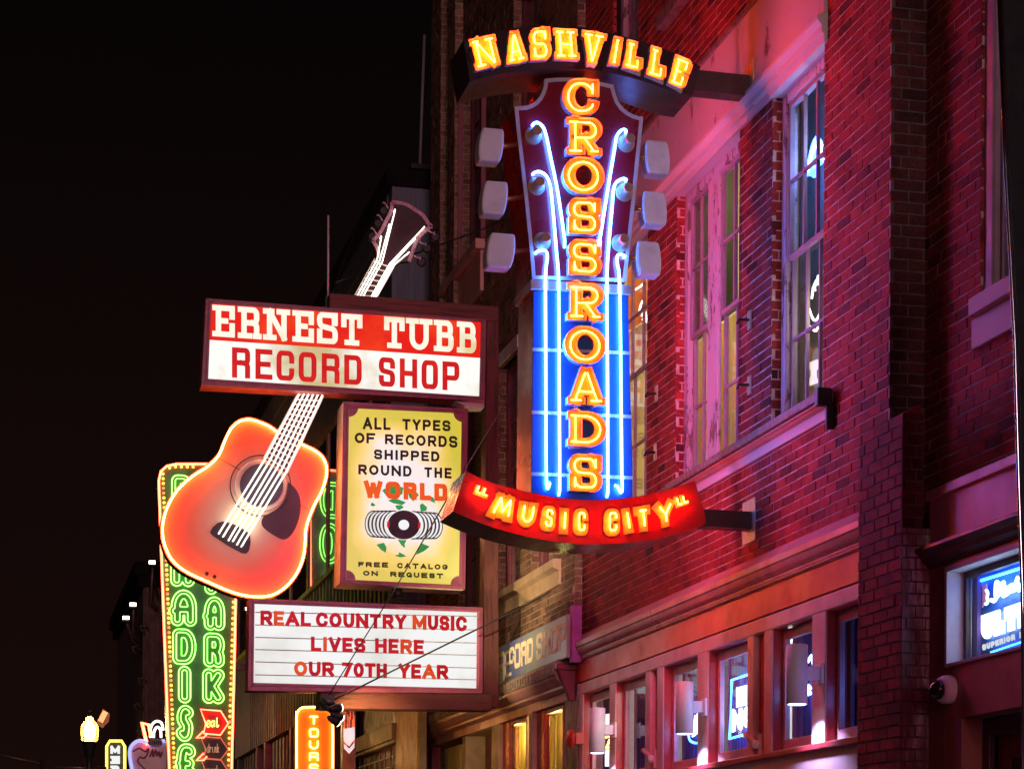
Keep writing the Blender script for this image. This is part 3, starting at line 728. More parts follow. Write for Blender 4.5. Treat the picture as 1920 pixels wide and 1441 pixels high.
zf1, zf0 = zq(905), zq(1003); zc0 = zq(1040); 
s = MB(); s.box(XL-.03, XN, 9.2, y1n, zf1-.01, zf1+.05); s.build('flashing', M['mauve'], nb, bevel=.004)
s = MB(); s.box(XL, XN-.02, 9.2, y1n, zf0+.001, zf1-.011); s.build('fascia', paint('dusty pink fascia', (.80, .42, .46), .4, .2, 3), nb, bevel=.004)
s = MB(); s.profile([(XN, zf0), (XL-.10, zf0), (XL-.10, zf0-.02), (XL-.06, zf0-.05), (XL-.05, zf0-.08), (XL-.02, zf0-.1), (XL-.01, zc0), (XN, zc0)], 9.2, y1n); s.build('cornice', M['brown_dark'], nb)
wz1 = zx(1776, 1062, XL); wz0 = zx(1776, 1250, XL); wy1 = yx(1776, XL); wy0 = 10.4
dz = zx(1806, 1343, XL); dy1 = yx(1806, XL)
s = MB()
s.box(XL+.002, XL+.14, wy1, y1n, .13, zc0-.001); s.box(XL+.002, XL+.14, 9.2, wy1-.0005, wz1, zc0-.001); s.box(XL+.002, XL+.14, 9.2, wy0, .13, wz1-.0005)
s.box(XL+.0025, XL+.14, wy0+.0005, wy1-.0005, dz, wz0); s.box(XL+.003, XL+.14, dy1, wy1-.0005, .13, dz-.0005)
s.build('painted_front', M['brown'], nb)
s = MB(); x = XL-.012; t = .035
for (a, b, c, d) in ((wy1-t, wy1, wz0, wz1), (wy0, wy0+t, wz0, wz1), (wy0+t, wy1-t, wz1-t, wz1)): s.box(x, x+.17, a, b, c, d)
s.box(x, x+.17, wy0+t, wy1-t, wz0, wz0+.02)
wf = s.build('bar_window', paint('pale window lining', (.60, .60, .62), .5, .15, 8), nb, bevel=.003)
s = MB(); t2 = t+.04
s.box(XL+.10, XL+.135, wy1-t2, wy1-t-.001, wz0+.02, wz1-t); s.box(XL+.10, XL+.135, wy0+t, wy1-t2-.001, wz1-t2, wz1-t); s.build('inner_frame', M['brown_dark'], wf)
s = MB(); s.box(XL+.118, XL+.124, wy0+t, wy1-t2, wz0+.021, wz1-t2); s.build('pane', M['glass'], wf)
s = MB(); s.box(XL+.75, XL+.78, 9.3, 12.2, 2.6, 3.88); s.box(XL+.15, XL+.75, 12.17, 12.2, 2.6, 3.88); s.box(XL+.15, XL+.78, 9.3, 12.2, 2.60, 2.62); s.build('bar_room', paint('blue grey bar interior', (.10, .13, .22), .6, .3, 4), nb)
# doorway under the window
s = MB(); s.box(XL+.14, XL+.18, dy1-.09, dy1-.0005, .13, dz-.001); s.box(XL+.14, XL+.18, 10, dy1-.0905, dz-.11, dz-.001); df = s.build('door_frame', M['brown_dark'], nb, bevel=.004)
s = MB(); s.box(XL+.20, XL+.24, dy1-.24, dy1-.0905, .13, dz-.112); s.box(XL+.20, XL+.24, 10, dy1-.2405, dz-.26, dz-.112); s.build('door', M['maroon'], nb)
s = MB(); s.box(XL+.215, XL+.222, 10, dy1-.2405, .3, dz-.2605); s.build('door_glass', M['glass_dark'], nb)
s = MB(); s.box(XL+.6, XL+.63, 9.3, 12.2, .13, 2.58); s.box(XL+.24, XL+.6, 12.14, 12.165, .13, 2.58); s.build('entry_wall', M['brown_dark'], nb)

# dome camera on the painted front, small box lamp below
c0 = onX(1783, 1292, XL); dc = thing('security_camera', 'white dome security camera with dark glass on the brown front', 'camera', (XL, c0.y, c0.z))
ax = Vector((-1, -.12, -.05))
s = MB(); s.lathe(c0+Vector((.002,0,0)), ax, [(0, .085), (.02, .088), (.055, .086), (.075, .076), (.082, .062)], 24); s.build('housing', M['white_metal'], dc)
s = MB(); s.lathe(c0+ax*.083, ax, [(0, .060)]+[(.062*math.sin(a*.26), .060*math.cos(a*.26)) for a in range(1, 6)]+[(.063, .004)], 20); s.build('dome', paint('dark dome glass', (.02, .01, .015), .05, .1, 3, bmp=0), dc)
# ================================================================== record shop building, tan brick
XR = 5.60; RY0, RY1 = 20.28, yx(805, 5.60)
rb = thing('record_shop_building', 'tan brick record shop with ornate dark upper floors and yellow lit shop windows', 'building', (XR, 23.5, 0))
lz1 = zx(957, 645, XR); lz0 = lz1-.14
wA = (yx(970, XR), yx(936, XR)); wB = (yx(1031, XR), yx(998, XR)); sz = zx(1036, 1046, XR-.08)
upA = (yx(905, XR), yx(866, XR)); uz0, uz1 = zx(885, 480, XR), zx(885, 130, XR)
upB = (yx(1000, XR), yx(960, XR)); wC = (yx(895, XR), yx(862, XR))
rz0 = zx(1000, 1330, XR)
hl = [(*wA, sz, lz0), (*wB, sz, lz0), (*wC, sz, lz0), (*upA, uz0, uz1), (*upB, uz0, uz1)]
s = MB(); brick_face(s, 'X', XR, RY0, RY1, rz0, 15.5, hl); brick_face(s, 'Y', RY0, XR, 5.74, rz0, 15.5, bl=.14)
for h in hl: brick_face(s, 'Y', h[1], XR, XR+.1, h[2], h[3], bl=.14)
s.box(XR+.03, 10, RY1-.02, RY1, 0, 15.5, 1); s.box(XR+.1, 10, RY0+.03, RY0+.05, 0, 15.5, 1); s.box(XR+.1, 10, RY0, RY1, 15.4, 15.5, 1)
# corbelled foot of the corner pier, and two upper piers standing proud
for k in range(4): brick_face(s, 'X', XR-.02-.025*k, RY0, yx(1040, XR), zx(1060, 1120, XR)-.075*k, zx(1060, 1120, XR)-.075*k+.07); brick_face(s, 'Y', RY0-.004, XR-.02-.025*k, XR, zx(1060, 1120, XR)-.075*k, zx(1060, 1120, XR)-.075*k+.07, bl=.1)
for a, b in ((824, 806), (850, 838)):
    ya, yb_ = yx(a, XR-.1), yx(b, XR-.1); brick_face(s, 'X', XR-.1, ya, yb_, uz0-1.2, 15.5); brick_face(s, 'Y', ya, XR-.1, XR, uz0-1.2, 15.5, bl=.1)
s.build('wall', [M['brick_tan'], M['mortar_tan']], rb)
for i, (a, b, c, d) in enumerate(hl): sash_window(rb, XR+.09, a, b, c, d, (c+d)/2+.1, 2, .075, pm='maroon', sm='maroon')
s = MB(); s.box(XR-.03, XR, wA[0]-.1, yx(935, XR-.03)+.05, lz0, lz1); s.build('lintel', M['box_white'], rb, bevel=.006)
s = MB(); yl0, yl1 = yx(1039, XR-.09), yx(924, XR-.09)
s.profile([(XR+.08, sz), (XR-.09, sz-.01), (XR-.10, sz-.10), (XR-.03, sz-.13), (XR-.03, sz-.27), (XR, sz-.27)], yl0, yl1); s.build('sill', M['tan'], rb, bevel=.008)
s = MB(); zq_ = uz0; s.box(XR-.12, XR, upA[0]-.1, upA[1]+.9, zq_-.12, zq_-.001); s.box(XR-.05, XR, upA[0]-.05, upA[1]+.85, zq_-.6, zq_-.121); s.build('upper_sill', M['crown'], rb, bevel=.01)
each('upper_trim', M['maroon'], rb, [(XR-.06, XR, upA[0]-.12, upA[0], uz0, uz1), (XR-.06, XR, upA[1], upA[1]+.12, uz0, uz1)])
# shop cornice: shingled ledge, moulding, panelled front
XC = 5.42; cy0, cy1 = 20.30, yx(781, XC)
zc = zx(914, 1300, XC)
ZC = lambda py, X=XC: zx(914, py, X)
s = MB(); s.profile([(XR, ZC(1285)+.10), (XC-.02, ZC(1296)), (XC-.02, ZC(1314)), (XR, ZC(1314))], cy0, cy1)
for k in range(64):
    a = cy0+(cy1-cy0)*k/64; s.box(XC-.03, XC-.021, a, a+.06+random.uniform(0, .02), ZC(1312)+random.uniform(0, .02), ZC(1298))
s.build('shingle_ledge', paint('weathered shingle', (.33, .24, .17), .7, .5, 24, bmp=.5), rb)
s = MB(); s.profile([(XR, ZC(1314)), (XC, ZC(1314)), (XC+.01, ZC(1319)), (XC+.05, ZC(1327)), (XC+.08, ZC(1331)), (XC+.08, ZC(1335)), (XC+.12, ZC(1338)), (XR, ZC(1338))], cy0+.02, cy1-.03); s.build('cornice', M['crown'], rb)
XF = XC+.14; zh = ZC(1362, XF)
s = MB(); s.box(XF, XR+.1, cy0+.1, cy1-.1, zh+.16, ZC(1338)-.001); s.box(XF+.02, XR+.1, cy0+.1, cy1-.1, zh, zh+.159); s.build('shop_fascia', M['crown'], rb, bevel=.004)
s = MB(); yy = yx(1060, XC+.05); zz = zx(1055, 1240, XC)
s.hexa([(XC+.12, 20.21, zz-.36), (XC+.17, 20.21, zz-.36), (XC+.17, 20.295, zz-.36), (XC+.12, 20.295, zz-.36), (XC+.0, 20.21, zz-.06), (XC+.18, 20.21, zz-.06), (XC+.18, 20.295, zz-.06), (XC+.0, 20.295, zz-.06)])
s.box(XC-.02, XC+.19, 20.20, 20.297, zz-.059, zz); s.build('end_bracket', M['maroon'], rb, bevel=.01)
each('shop_pilaster', M['tan'], rb, [(XF+.01, XF+.11, yx(b, XF), yx(a, XF), .13, zh-.001) for a, b in ((924, 937), (994, 1000))], bevel=.006)
each('shop_upright', M['deep_red'], rb, [(XF+.06, XF+.12, yx(b, XF)+.001, yx(a, XF)-.001, .13, zh-.002) for a, b in ((937, 949), (1000, 1014))]+[(XF+.03, XR+.1, yx(810, XF), yx(803, XF), .13, zh-.002)], bevel=.004)
for a, b in ((949, 994), (1014, 1062)):
    ya, yb_ = yx(b, XF+.08)+.01, yx(a, XF+.08)-.01; f = MB(); x = XF+.07; t = .045
    f.box(x, x+.05, ya, ya+t, .6, zh-.003); f.box(x, x+.05, yb_-t, yb_, .6, zh-.003); f.box(x+.001, x+.049, ya+t, yb_-t, zh-.05, zh-.003); f.box(x+.001, x+.049, ya+t, yb_-t, .6, .66)
    fo = f.build('shop_window', M['crown'], rb, bevel=.004); g = MB(); g.box(x+.02, x+.026, ya+t, yb_-t, .66, zh-.05); g.build('pane', M['glass_shop'], fo)
s = MB(); s.box(XF+.35, XF+.38, cy0, cy1, .2, zh); 
for k in range(26): a = cy0+.2+(cy1-cy0-.3)*k/26; s.box(XF+.338, XF+.35, a, a+.012, .2, zh)
s.box(XF+.12, XF+.38, cy0, cy1, zh+.0, zh+.02); s.build('display_panelling', M['yellow_wall'], rb)
lamp('shop_window_lamp', 'POINT', (XF+.22, 21.6, zh-.12), 11, (1, .82, .32), .06); lamp('shop_window_lamp', 'POINT', (XF+.22, 23.4, zh-.12), 9, (1, .82, .32), .06)
# recessed doorway at the left of the shop
s = MB(); s.box(XF+.30, XF+.34, yx(922, XF), yx(812, XF)+.2, .13, zh); s.box(XF+.285, XF+.30, yx(905, XF), yx(882, XF), .5, zh-.25); s.build('entry_door', M['brown'], rb)
s = MB(); a = yx(868, XF); s.box(XF+.05, XF+.30, a-.04, a+.12, .13, zh-.001); s.build('entry_post', M['tan'], rb, bevel=.004)
s = MB(); s.box(XF+.06, XF+.10, yx(858, XF), yx(835, XF), .3, zh-.08); s.build('entry_window', M['yellow_wall'], rb)

# enamel board over the record shop, blue at one end
q = [onX(931, 1214, XR-.14), onX(1062, 1152, XR-.14), onX(1062, 1227, XR-.14), onX(931, 1290, XR-.14)]
q[0].y = q[3].y; q[1].y = q[2].y; q[0].z = q[1].z = (q[0].z+q[1].z)/2; q[2].z = q[3].z = (q[2].z+q[3].z)/2
sb = thing('shop_signboard', 'faded flat signboard with cream letters on blue and grey enamel, on the tan brick', 'sign', tuple((q[2]+q[3])/2))
mt, t_, b_ = new_mat('faded enamel board')
tcn = N(t_, 'ShaderNodeTexCoord'); spn = N(t_, 'ShaderNodeSeparateXYZ'); t_.links.new(tcn.outputs['Object'], spn.inputs[0])
mr = N(t_, 'ShaderNodeMapRange'); mr.inputs[1].default_value = q[1].y; mr.inputs[2].default_value = q[0].y; t_.links.new(spn.outputs[1], mr.inputs[0])
ns = obj_noise(t_, 5, 6); ad = N(t_, 'ShaderNodeMath', operation='MULTIPLY_ADD'); t_.links.new(ns.outputs[0], ad.inputs[0]); ad.inputs[1].default_value = .5; t_.links.new(mr.outputs[0], ad.inputs[2])
rr_ = ramp(t_, ad.outputs[0], [(.35, (.36, .38, .28)), (.75, (.26, .31, .30)), (1.0, (.06, .08, .30))]); t_.links.new(rr_.outputs[0], b_.inputs['Base Color']); b_.inputs['Roughness'].default_value = .3
s = MB(); s.box(XR-.14, XR-.10, q[1].y, q[0].y, q[3].z, q[0].z); s.build('board', mt, sb, bevel=.004)
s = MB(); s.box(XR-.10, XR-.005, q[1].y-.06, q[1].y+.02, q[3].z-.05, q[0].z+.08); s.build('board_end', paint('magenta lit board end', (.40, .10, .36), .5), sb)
def lerpq(q, u0, u1, v0, v1):
    f = lambda u, v: q[3].lerp(q[2], u).lerp(q[0].lerp(q[1], u), v)
    return [f(u0, v1), f(u1, v1), f(u1, v0), f(u0, v0)]
s = MB(); cm = paint('faded cream lettering', (.85, .72, .46), .6, .25, 8)
for ch, (u0, u1, v0, v1) in zip('RECORDSHOP', [(.015,.125,.08,.84),(.135,.235,.12,.80),(.205,.275,.42,.84),(.285,.375,.24,.86),(.385,.465,.24,.84),(.475,.555,.24,.84),(.605,.69,.22,.86),(.70,.785,.22,.84),(.80,.89,.22,.86),(.90,.985,.22,.84)]):
    solid_letter(s, BLOCK, ch, lerpq(q, u0, u1, v0, v1), .019 if (ch == 'C' or ch == 'E') else .027, -.006, .002, ny=Vector((1,0,0)))
for ch in (): pass
s.build('lettering', cm, sb)
# ================================================================== tall double-faced neon sign
YF, YBK = 15.27, 15.73
c1 = lambda *a: [(820+x/3.097, y/3.097) for x, y in a]
c2 = lambda *a: [(820+x/3.097, 400+y/3.097) for x, y in a]
c3 = lambda *a: [(820+x/3.097, 800+y/3.097) for x, y in a]
def smooth(pts, n=6):                                       # Catmull-Rom through points
    P = [Vector(p) for p in pts]; out = []
    for i in range(len(P)-1):
        a, b, c, d = P[max(0, i-1)], P[i], P[i+1], P[min(len(P)-1, i+2)]
        for k in range(n):
            t = k/n; out.append(.5*((2*b)+(c-a)*t+(2*a-5*b+4*c-d)*t*t+(3*b-3*c+d-a)*t**3))
    out.append(P[-1]); return out
sg = thing('neon_sign', 'tall double faced neon sign shaped like a guitar neck and headstock with arched banners', 'neon sign', (onY(1090, 930, YF).x, 15.5, onY(1090, 1010, YF).z))
head = c1((622,460),(618,500),(608,535),(592,565),(570,590),(545,606),(515,616),(447,620),(460,760),(500,1100),(535,1440)) + c2((550,383),(1095,400),(1140,0)) + c1((1195,680),(1170,677),(1140,668),(1105,650),(1075,625),(1050,590),(1035,550),(1020,495),(900,468),(770,453),(700,453))
hp = [onY(x, y, YF) for x, y in head]
s = MB(); s.prism(hp, (0, YBK-YF, 0), 0, 1); s.build('headstock', [M['burgundy'], M['sign_red']], sg, bevel=.004)
hc = sum(hp, Vector())/len(hp)
P2 = [Vector((p.x, p.z)) for p in hp]; P2.append(P2[0]); L, R = offset_strip(P2, .016)
s = MB(); cc = Vector((hc.x, hc.z))
for i in range(len(P2)-1):
    a = [P2[i], P2[i+1]]
    inn = []
    for k in (i, i+1):
        cand = (L[k], R[k]); inn.append(min(cand, key=lambda v: (v-cc).length)*1.0)
    outp = a; inn = [a[0]+(inn[0]-a[0])*1.75, a[1]+(inn[1]-a[1])*1.75]
    s.hexa([(p.x, YF-.006, p.y) for p in (outp[0], outp[1], inn[1], inn[0])]+[(p.x, YF-.0005, p.y) for p in (outp[0], outp[1], inn[1], inn[0])])
s.build('headstock_border', M['pale_border'], sg)
bd = c2((557,450))+[(998.2,700),(996.4,865),(996,945)]+[(1186.8,945),(1186.5,865),(1181,700)]+c2((1108,466))
s = MB(); s.prism([onY(x, y, YF) for x, y in bd], (0, YBK-YF, 0), 0, 1); s.build('neck_board', [M['blue_board'], M['sign_red']], sg, bevel=.004)
def barq(mb, px, Y0, Y1): mb.hexa([onY(*px[3], Y0), onY(*px[2], Y0), onY(*px[2], Y0)+Vector((0,Y1-Y0,0)), onY(*px[3], Y0)+Vector((0,Y1-Y0,0)), onY(*px[0], Y0), onY(*px[1], Y0), onY(*px[1], Y0)+Vector((0,Y1-Y0,0)), onY(*px[0], Y0)+Vector((0,Y1-Y0,0))])
s = MB(); barq(s, [(995,524),(1184,534.5),(1184,551.5),(995.6,540.5)], YF-.03, YBK+.01); s.build('nut_bar', M['pale_border'], sg, bevel=.004)
for l, r in (((998.6,651.5),(1182,658.5)), ((997,769),(1184.5,777.5)), ((997,884.5),(1186,892))):
    s = MB(); barq(s, [l, r, (r[0], r[1]+6), (l[0], l[1]+6)], YF-.012, YF-.0005); s.build('fret', M['pale_border'], sg)
# machine heads and string posts
for (x0, y0, x1, y1, sx, sy) in ((899,237,944.5,304,966,270),(905,336.5,952,403,974,368),(914,434,966,503,982,468),(1211,261,1256.5,327,1206,294),(1206,357,1251,422,1198,392),(1194.6,450,1240.4,516,1188,483)):
    Yt = YF-.02; a = onY(x0, y0, Yt); b = onY(x1, y1, Yt); w_, h_ = abs(b.x-a.x), abs(b.z-a.z); c = (a+b)/2
    o = []; prof = [(math.sin(v*1.05)/math.sin(1.05)*.95, 1-.17*v*v) for v in [k/6 for k in range(-6, 7)]]
    sk = .035*(1 if x0 < 1000 else -.6)
    for sd_, seq in ((1, prof), (-1, prof[::-1])):
        a_ = [(sd_*x, y) for y, x in seq]; e0_, e1_ = a_[0], a_[-1]
        o += [Vector((c.x+w_/2*(px_+sk*py_*4), Yt, c.z+h_/2*py_)) for px_, py_ in ([(e0_[0]*.86, e0_[1]*1.05)]+a_+[(e1_[0]*.86, e1_[1]*1.05)])]
    s = MB(); s.prism(o, (0, .15, 0)); tn = s.build('tuner', M['pale'], sg, bevel=.014)
    p = onY(sx, sy, Yt+.07); e = Vector((c.x, Yt+.07, c.z)); s = MB(); s.tube([(p.x+(.06 if p.x > e.x else -.06), Yt+.07, p.z), (e.x, Yt+.07, e.z)], .020, 10); s.build('tuner_shaft', M['copper'], tn)
for (x, y) in ((999.5,255),(1005,350),(1016,453),(1173.6,269.6),(1170,361.6),(1162,456.5)):
    c = onY(x, y, YF); s = MB(); s.lathe(c, (0,-1,0), [(0, .066), (.012, .066), (.016, .060), (.0165, .038), (.125, .036), (.13, .033)], 22); s.build('string_post', paint('bronze post', (.42, .26, .18), .3, .15, 8), sg)
# strings: blue white neon
strings = [[(1000,232.5),(1007,230),(1017,237),(1023.4,252),(1031.5,290.6),(1046,361.6),(1060.6,462)],
 [(1000.8,324.5),(1010.5,322),(1021.8,327.7),(1029.9,342),(1034.7,371),(1042.8,465),(1047.6,532.4),(1048.5,700),(1049.3,865),(1049.3,927)],
 [(1005.7,472.6),(1013.7,469.4),(1023.5,471),(1026.2,484),(1022.8,526),(1023.5,700),(1024,865),(1026,915),(1031.5,903)],
 [(1175,247),(1170,243),(1162,247),(1155.8,258),(1152.6,277.7),(1139.7,355),(1122,466)],
 [(1175,337.4),(1168.7,335),(1157.4,340.6),(1151,353.6),(1147.7,387.5),(1141,465),(1138,529),(1139,700),(1139.7,865),(1139.9,930)],
 [(1172,480.7),(1167,477.5),(1158.5,478.5),(1157.4,493.6),(1161.6,529),(1163.9,677.7),(1165.5,865),(1166,922),(1156,908)]]
YSTR = YF-.034
for st in strings:
    s = MB(); p = [onY(x, y, YSTR) for x, y in st]; p = smooth(p, 5) if len(st) > 3 else p
    p[0] = p[0]+Vector((0, .03, 0)); p[-1] = p[-1]+Vector((0, .03, 0)); s.tube(p, .0098, 8); so = s.build('neon_string', M['neon_blue'], sg)
    s = MB()
    for f_ in (.25, .6, .85):
        q_ = p[int(len(p)*f_)]; s.tube([q_+Vector((.012, .034, -.01)), q_+Vector((.012, .0, -.01)), q_+Vector((-.012, 0, -.01))], .005, 5)
    s.build('tube_holder', M['blue_board'], so)
# letters down the neck
def put_rims(o, font, ch, q, hw, d0, thin):
    for c in rim_letter(None, font, ch, q, hw, d0, .001, thin): s = MB(); s.f = c[1]; s.v = c[0]; s.m = [0]*len(s.f); s.smooth = [True]*len(s.f); s.build('rim', M['white_return'], o)
def boxq(x0, y0, x1, y1, Y, tilt=.044):
    d = (x1-x0)*tilt*.5
    return quadY([(x0, y0-d), (x1, y0+d), (x1, y1+d), (x0, y1-d)], Y)
YL = YF-.024
col = [('C',1052,151,1121,219),('R',1054.5,224,1131,294),('O',1053,298,1130.6,366.5),('S',1063,374,1125,441.5),('S',1063,452,1126,518.5),('R',1056,533,1134,603),('O',1056,614,1133.5,683.5),('A',1057,692,1137,760.5),('D',1057,773,1135,838),('S',1064,853,1127,922)]
for ch, x0, y0, x1, y1 in col:
    q = boxq(x0, y0, x1, y1, YL); s = MB(); solid_letter(s, SLAB, ch, q, .047, 0, .022, thin=.028)
    o = s.build('letter', [M['yellow_face']], sg)
    # returns painted white: side faces take the second slot
    o.data.materials.append(M['white_return'])
    for p_ in o.data.polygons:
        if abs(p_.normal.y) < .5: p_.material_index = 1
    put_rims(o, SLAB, ch, q, .047, -.042, .028)
    s = MB(); tube_letter(s, SLAB, ch, q, .047, -.028, .0056, hv=.032); s.build('neon_tube', M['neon_orange'], o)
# arched banner on top
top = c1((150,232),(280,196),(430,165),(600,148),(780,152),(960,182),(1130,225),(1290,275),(1420,328),(1528,388))
bot = c1((1482,556),(1385,538),(1290,505),(1160,462),(1010,425),(850,406),(700,402),(520,410),(340,436),(190,474))
YN = YF-.09
pts = smooth([onY(x, y, YN) for x, y in top], 4) + smooth([onY(x, y, YN) for x, y in bot], 4)
s = MB(); s.prism(pts, (0, .46, 0), 0, 1); s.build('upper_banner', [M['sign_black'], M['dark_metal']], sg)
def letterset(conv, rows, Y, font, hw, thin, depth, mats, tubehw, tr, tubemat):
    for ch, tl, tr_, br, bl in rows:
        q = [onY(*p, Y) for p in conv(tl, tr_, br, bl)]; hw_l, hw_t = (.017, .017) if ch == '"' else (hw, tubehw)
        s = MB(); solid_letter(s, font, ch, q, hw_l, 0, depth, thin=min(thin, hw_l)); o = s.build('letter', [mats[0]], sg)
        o.data.materials.append(mats[1])
        for p_ in o.data.polygons:
            if abs(p_.normal.y) < .5: p_.material_index = 1
        if font is SLAB: put_rims(o, font, ch, q, hw_l, -.040, thin)
        s = MB(); tube_letter(s, font, ch, q, hw_t, -.030, tr, hv=(thin if font is SLAB else None)); s.build('neon_tube', M[tubemat], o)
letterset(c1, [('N',(163,245),(338,207),(382,384),(205,424)),('A',(375,205),(500,182),(530,362),(385,390)),('S',(522,182),(648,165),(660,352),(532,362)),('H',(652,175),(815,183),(830,360),(662,352)),('V',(820,183),(990,212),(965,395),(815,375)),('I',(1012,218),(1078,234),(1055,395),(978,383)),('L',(1085,237),(1190,262),(1184,432),(1055,398)),('L',(1222,270),(1330,305),(1316,482),(1192,440)),('E',(1362,320),(1482,370),(1424,533),(1322,488))],
          YN-.020, SLAB, .040, .026, .018, (M['yellow_rust'], M['white_return']), .040, .0058, 'neon_orange')
# smiling banner below
top = c3((165,255),(250,295),(330,328),(430,355),(540,380),(660,404),(790,420),(920,424),(1060,416),(1200,396),(1350,360),(1495,312))
bot = c3((1550,492),(1562,560),(1440,606),(1300,645),(1180,664),(1050,676),(900,682),(740,672),(600,652),(400,606),(230,550),(90,490))
YM = YF-.14
pts = smooth([onY(x, y, YM) for x, y in top], 4) + [onY(*p, YM) for p in c3((1550,492))] + smooth([onY(x, y, YM) for x, y in bot[1:]], 4)
s = MB(); s.prism(pts, (0, .46, 0), 0, 1); s.build('lower_banner', [M['sign_red'], paint('glossy dark return', (.06, .02, .03), .12, .2, 3, metal=.5, bmp=.02)], sg)
BOLD = dict(BLOCK); BOLD['M'] = [[(0,0),(.2,1)],[(.2,1),(.52,.15)],[(.52,.15),(.92,1)],[(.92,1),(1,0)]]
letterset(c3, [('"',(222,325),(318,360),(290,425),(198,390)),('M',(335,374),(458,410),(432,560),(280,520)),('U',(478,428),(590,442),(562,590),(452,572)),('S',(612,452),(692,462),(682,612),(590,598)),('I',(712,468),(765,472),(758,625),(706,620)),('C',(790,474),(877,472),(877,632),(787,628)),('C',(968,476),(1060,472),(1062,632),(966,632)),('I',(1070,474),(1112,468),(1142,614),(1088,622)),('T',(1135,466),(1235,450),(1240,602),(1160,612)),('Y',(1250,447),(1375,412),(1375,568),(1275,595)),('"',(1360,405),(1452,378),(1467,450),(1383,478))],
          YM-.012, BOLD, .035, .035, .0115, (M['yellow_rust'], M['yellow_rust']), .038, .0060, 'neon_orange')
# rear face: the same neon on the side turned away
s = MB()
for ch, x0, y0, x1, y1 in col:
    q = boxq(x0, y0, x1, y1, YBK+.035); q = [q[1], q[0], q[3], q[2]]; tube_letter(s, SLAB, ch, q, .044, 0, .0088, 5)
for a, b in (((880,150),(1290,160)), ((880,110),(1290,120)), ((880,950),(1290,960)), ((900,985),(1270,985))):
    s.tube([onY(*a, YBK+.04), onY((a[0]+b[0])/2, a[1]+(-30 if a[1] < 300 else 30), YBK+.04), onY(*b, YBK+.04)], .0088, 5)
s.build('rear_neon', M['neon_orange'], sg)
s = MB()
for st in strings: s.tube([onY(x, y, YBK+.034) for x, y in st], .0098, 5)
s.build('rear_string_neon', M['neon_blue'], sg)
# arms to the wall
for (pl_, y0, y1, px0, pxe) in ((1402, 141, 180, 1290, 1404), (1416, 958, 990, 1310, 1416)):
    za, zb_ = onY(1340, y0, 15.5).z, onY(1340, y1, 15.5).z; xa = onY(px0, y0, 15.5).x
    s = MB(); s.box(xa, W-.012, 15.43, 15.57, zb_, za); s.build('arm', M['dark_metal'], sg, bevel=.004)
    s = MB(); s.box(W-.045 if y0 < 500 else W-.011, W-.033 if y0 < 500 else W-.001, 15.36, 15.64, zb_-.1, za+.1); s.build('wall_plate', M['steel'], sg, bevel=.003)

# ================================================================== near blade sign at the right edge, seen on its dark face
Yb = 9.4; pp = [onY(x, y, Yb) for x, y in ((1878,-60),(1892,300),(1910,640),(1917,900),(1924,1100),(1928,1500),(2130,1500),(2130,-60))]
bs = thing('blade_sign', 'tall black blade sign with polished rim in front of the grey window frame', 'sign', tuple(pp[5]))
s = MB(); s.prism(pp, (0, .05, 0)); s.build('panel', M['black'], bs)
s = MB()
s.tube([p_+Vector((-.010, .02, 0)) for p_ in pp[:6]], .0095, 14)
s.build('polished_rim', M['polished'], bs)
for k_, cn in ((.09, 'neon_red'), (.20, 'neon_magenta')):       # lit face on the side turned away
    s = MB(); s.tube([Vector((pp[4].x+k_, Yb+.10, 2.4)), Vector((pp[3].x+k_, Yb+.10, 4.4))], .011, 7); s.build('rear_neon', M[cn], bs)
s = MB(); s.bar((pp[2].x+.4, Yb+.025, 7.5), (6.0, Yb+.025, 7.5), .08, .08); s.build('arm', M['black'], bs)

# ================================================================== record shop sign cluster on its timber frame
c4 = lambda *a: [(360+x/3.097, 340+y/3.097) for x, y in a]
c5 = lambda *a: [(280+x/2.909, 740+y/2.909) for x, y in a]
cm_ = lambda *a: [(460+x/3.991, 1080+y/3.991) for x, y in a]
YE = 22.3
tf = thing('timber_frame', 'rough brown timber post and beams carrying the record shop signs', 'frame', (onY(924, 1320, YE+.15).x, YE+.2, onY(924, 1320, YE+.15).z))
def beam(mb, px, Y0, Y1):
    p = [onY(x, y, Y0) for x, y in px]; o = Vector((0, Y1-Y0, 0)); mb.prism(p, o)
s = MB(); beam(s, [(913,590),(935,592),(935,1325),(906,1325)], YE+.1, YE+.34); s.build('post', M['wood_z'], tf, bevel=.008)
s = MB(); beam(s, [(618,549),(935,574),(935,602),(618,590)], YE+.085, YE+.33); s.build('top_beam', M['wood_x'], tf, bevel=.008)
s = MB(); beam(s, [(600,1296),(922,1300),(922,1331),(598,1327)], YE+.05, YE+.33); s.build('bottom_beam', M['wood_x'], tf, bevel=.008)
# --- long red and white box
def sign_box(name, label, outer, panel, Y, depth, fm, bm_, cat='lit sign', lip=.035):
    o = [onY(*p, Y) for p in outer]; p = [onY(*q, Y) for q in panel]
    t = thing(name, label, cat, tuple((o[2]+o[3])/2 + Vector((0, depth/2, 0))))
    s = MB(); s.prism([v+Vector((0,.03,0)) for v in o], (0, depth-.06, 0)); s.build('box', bm_, t, bevel=.006)
    s = MB()
    for i in range(4):
        j = (i+1) % 4; s.hexa([o[i]+Vector((0,0,0)), o[j], p[j], p[i], o[i]+Vector((0,lip-.006,0)), o[j]+Vector((0,lip-.006,0)), p[j]+Vector((0,lip-.006,0)), p[i]+Vector((0,lip-.006,0))])
        s.bar((o[i]*.35+p[i]*.65)+Vector((0,-.006,0)), (o[j]*.35+p[j]*.65)+Vector((0,-.006,0)), .012, .012, up=(0,1,0))
    s.build('frame', fm, t, bevel=.004)
    return t, p
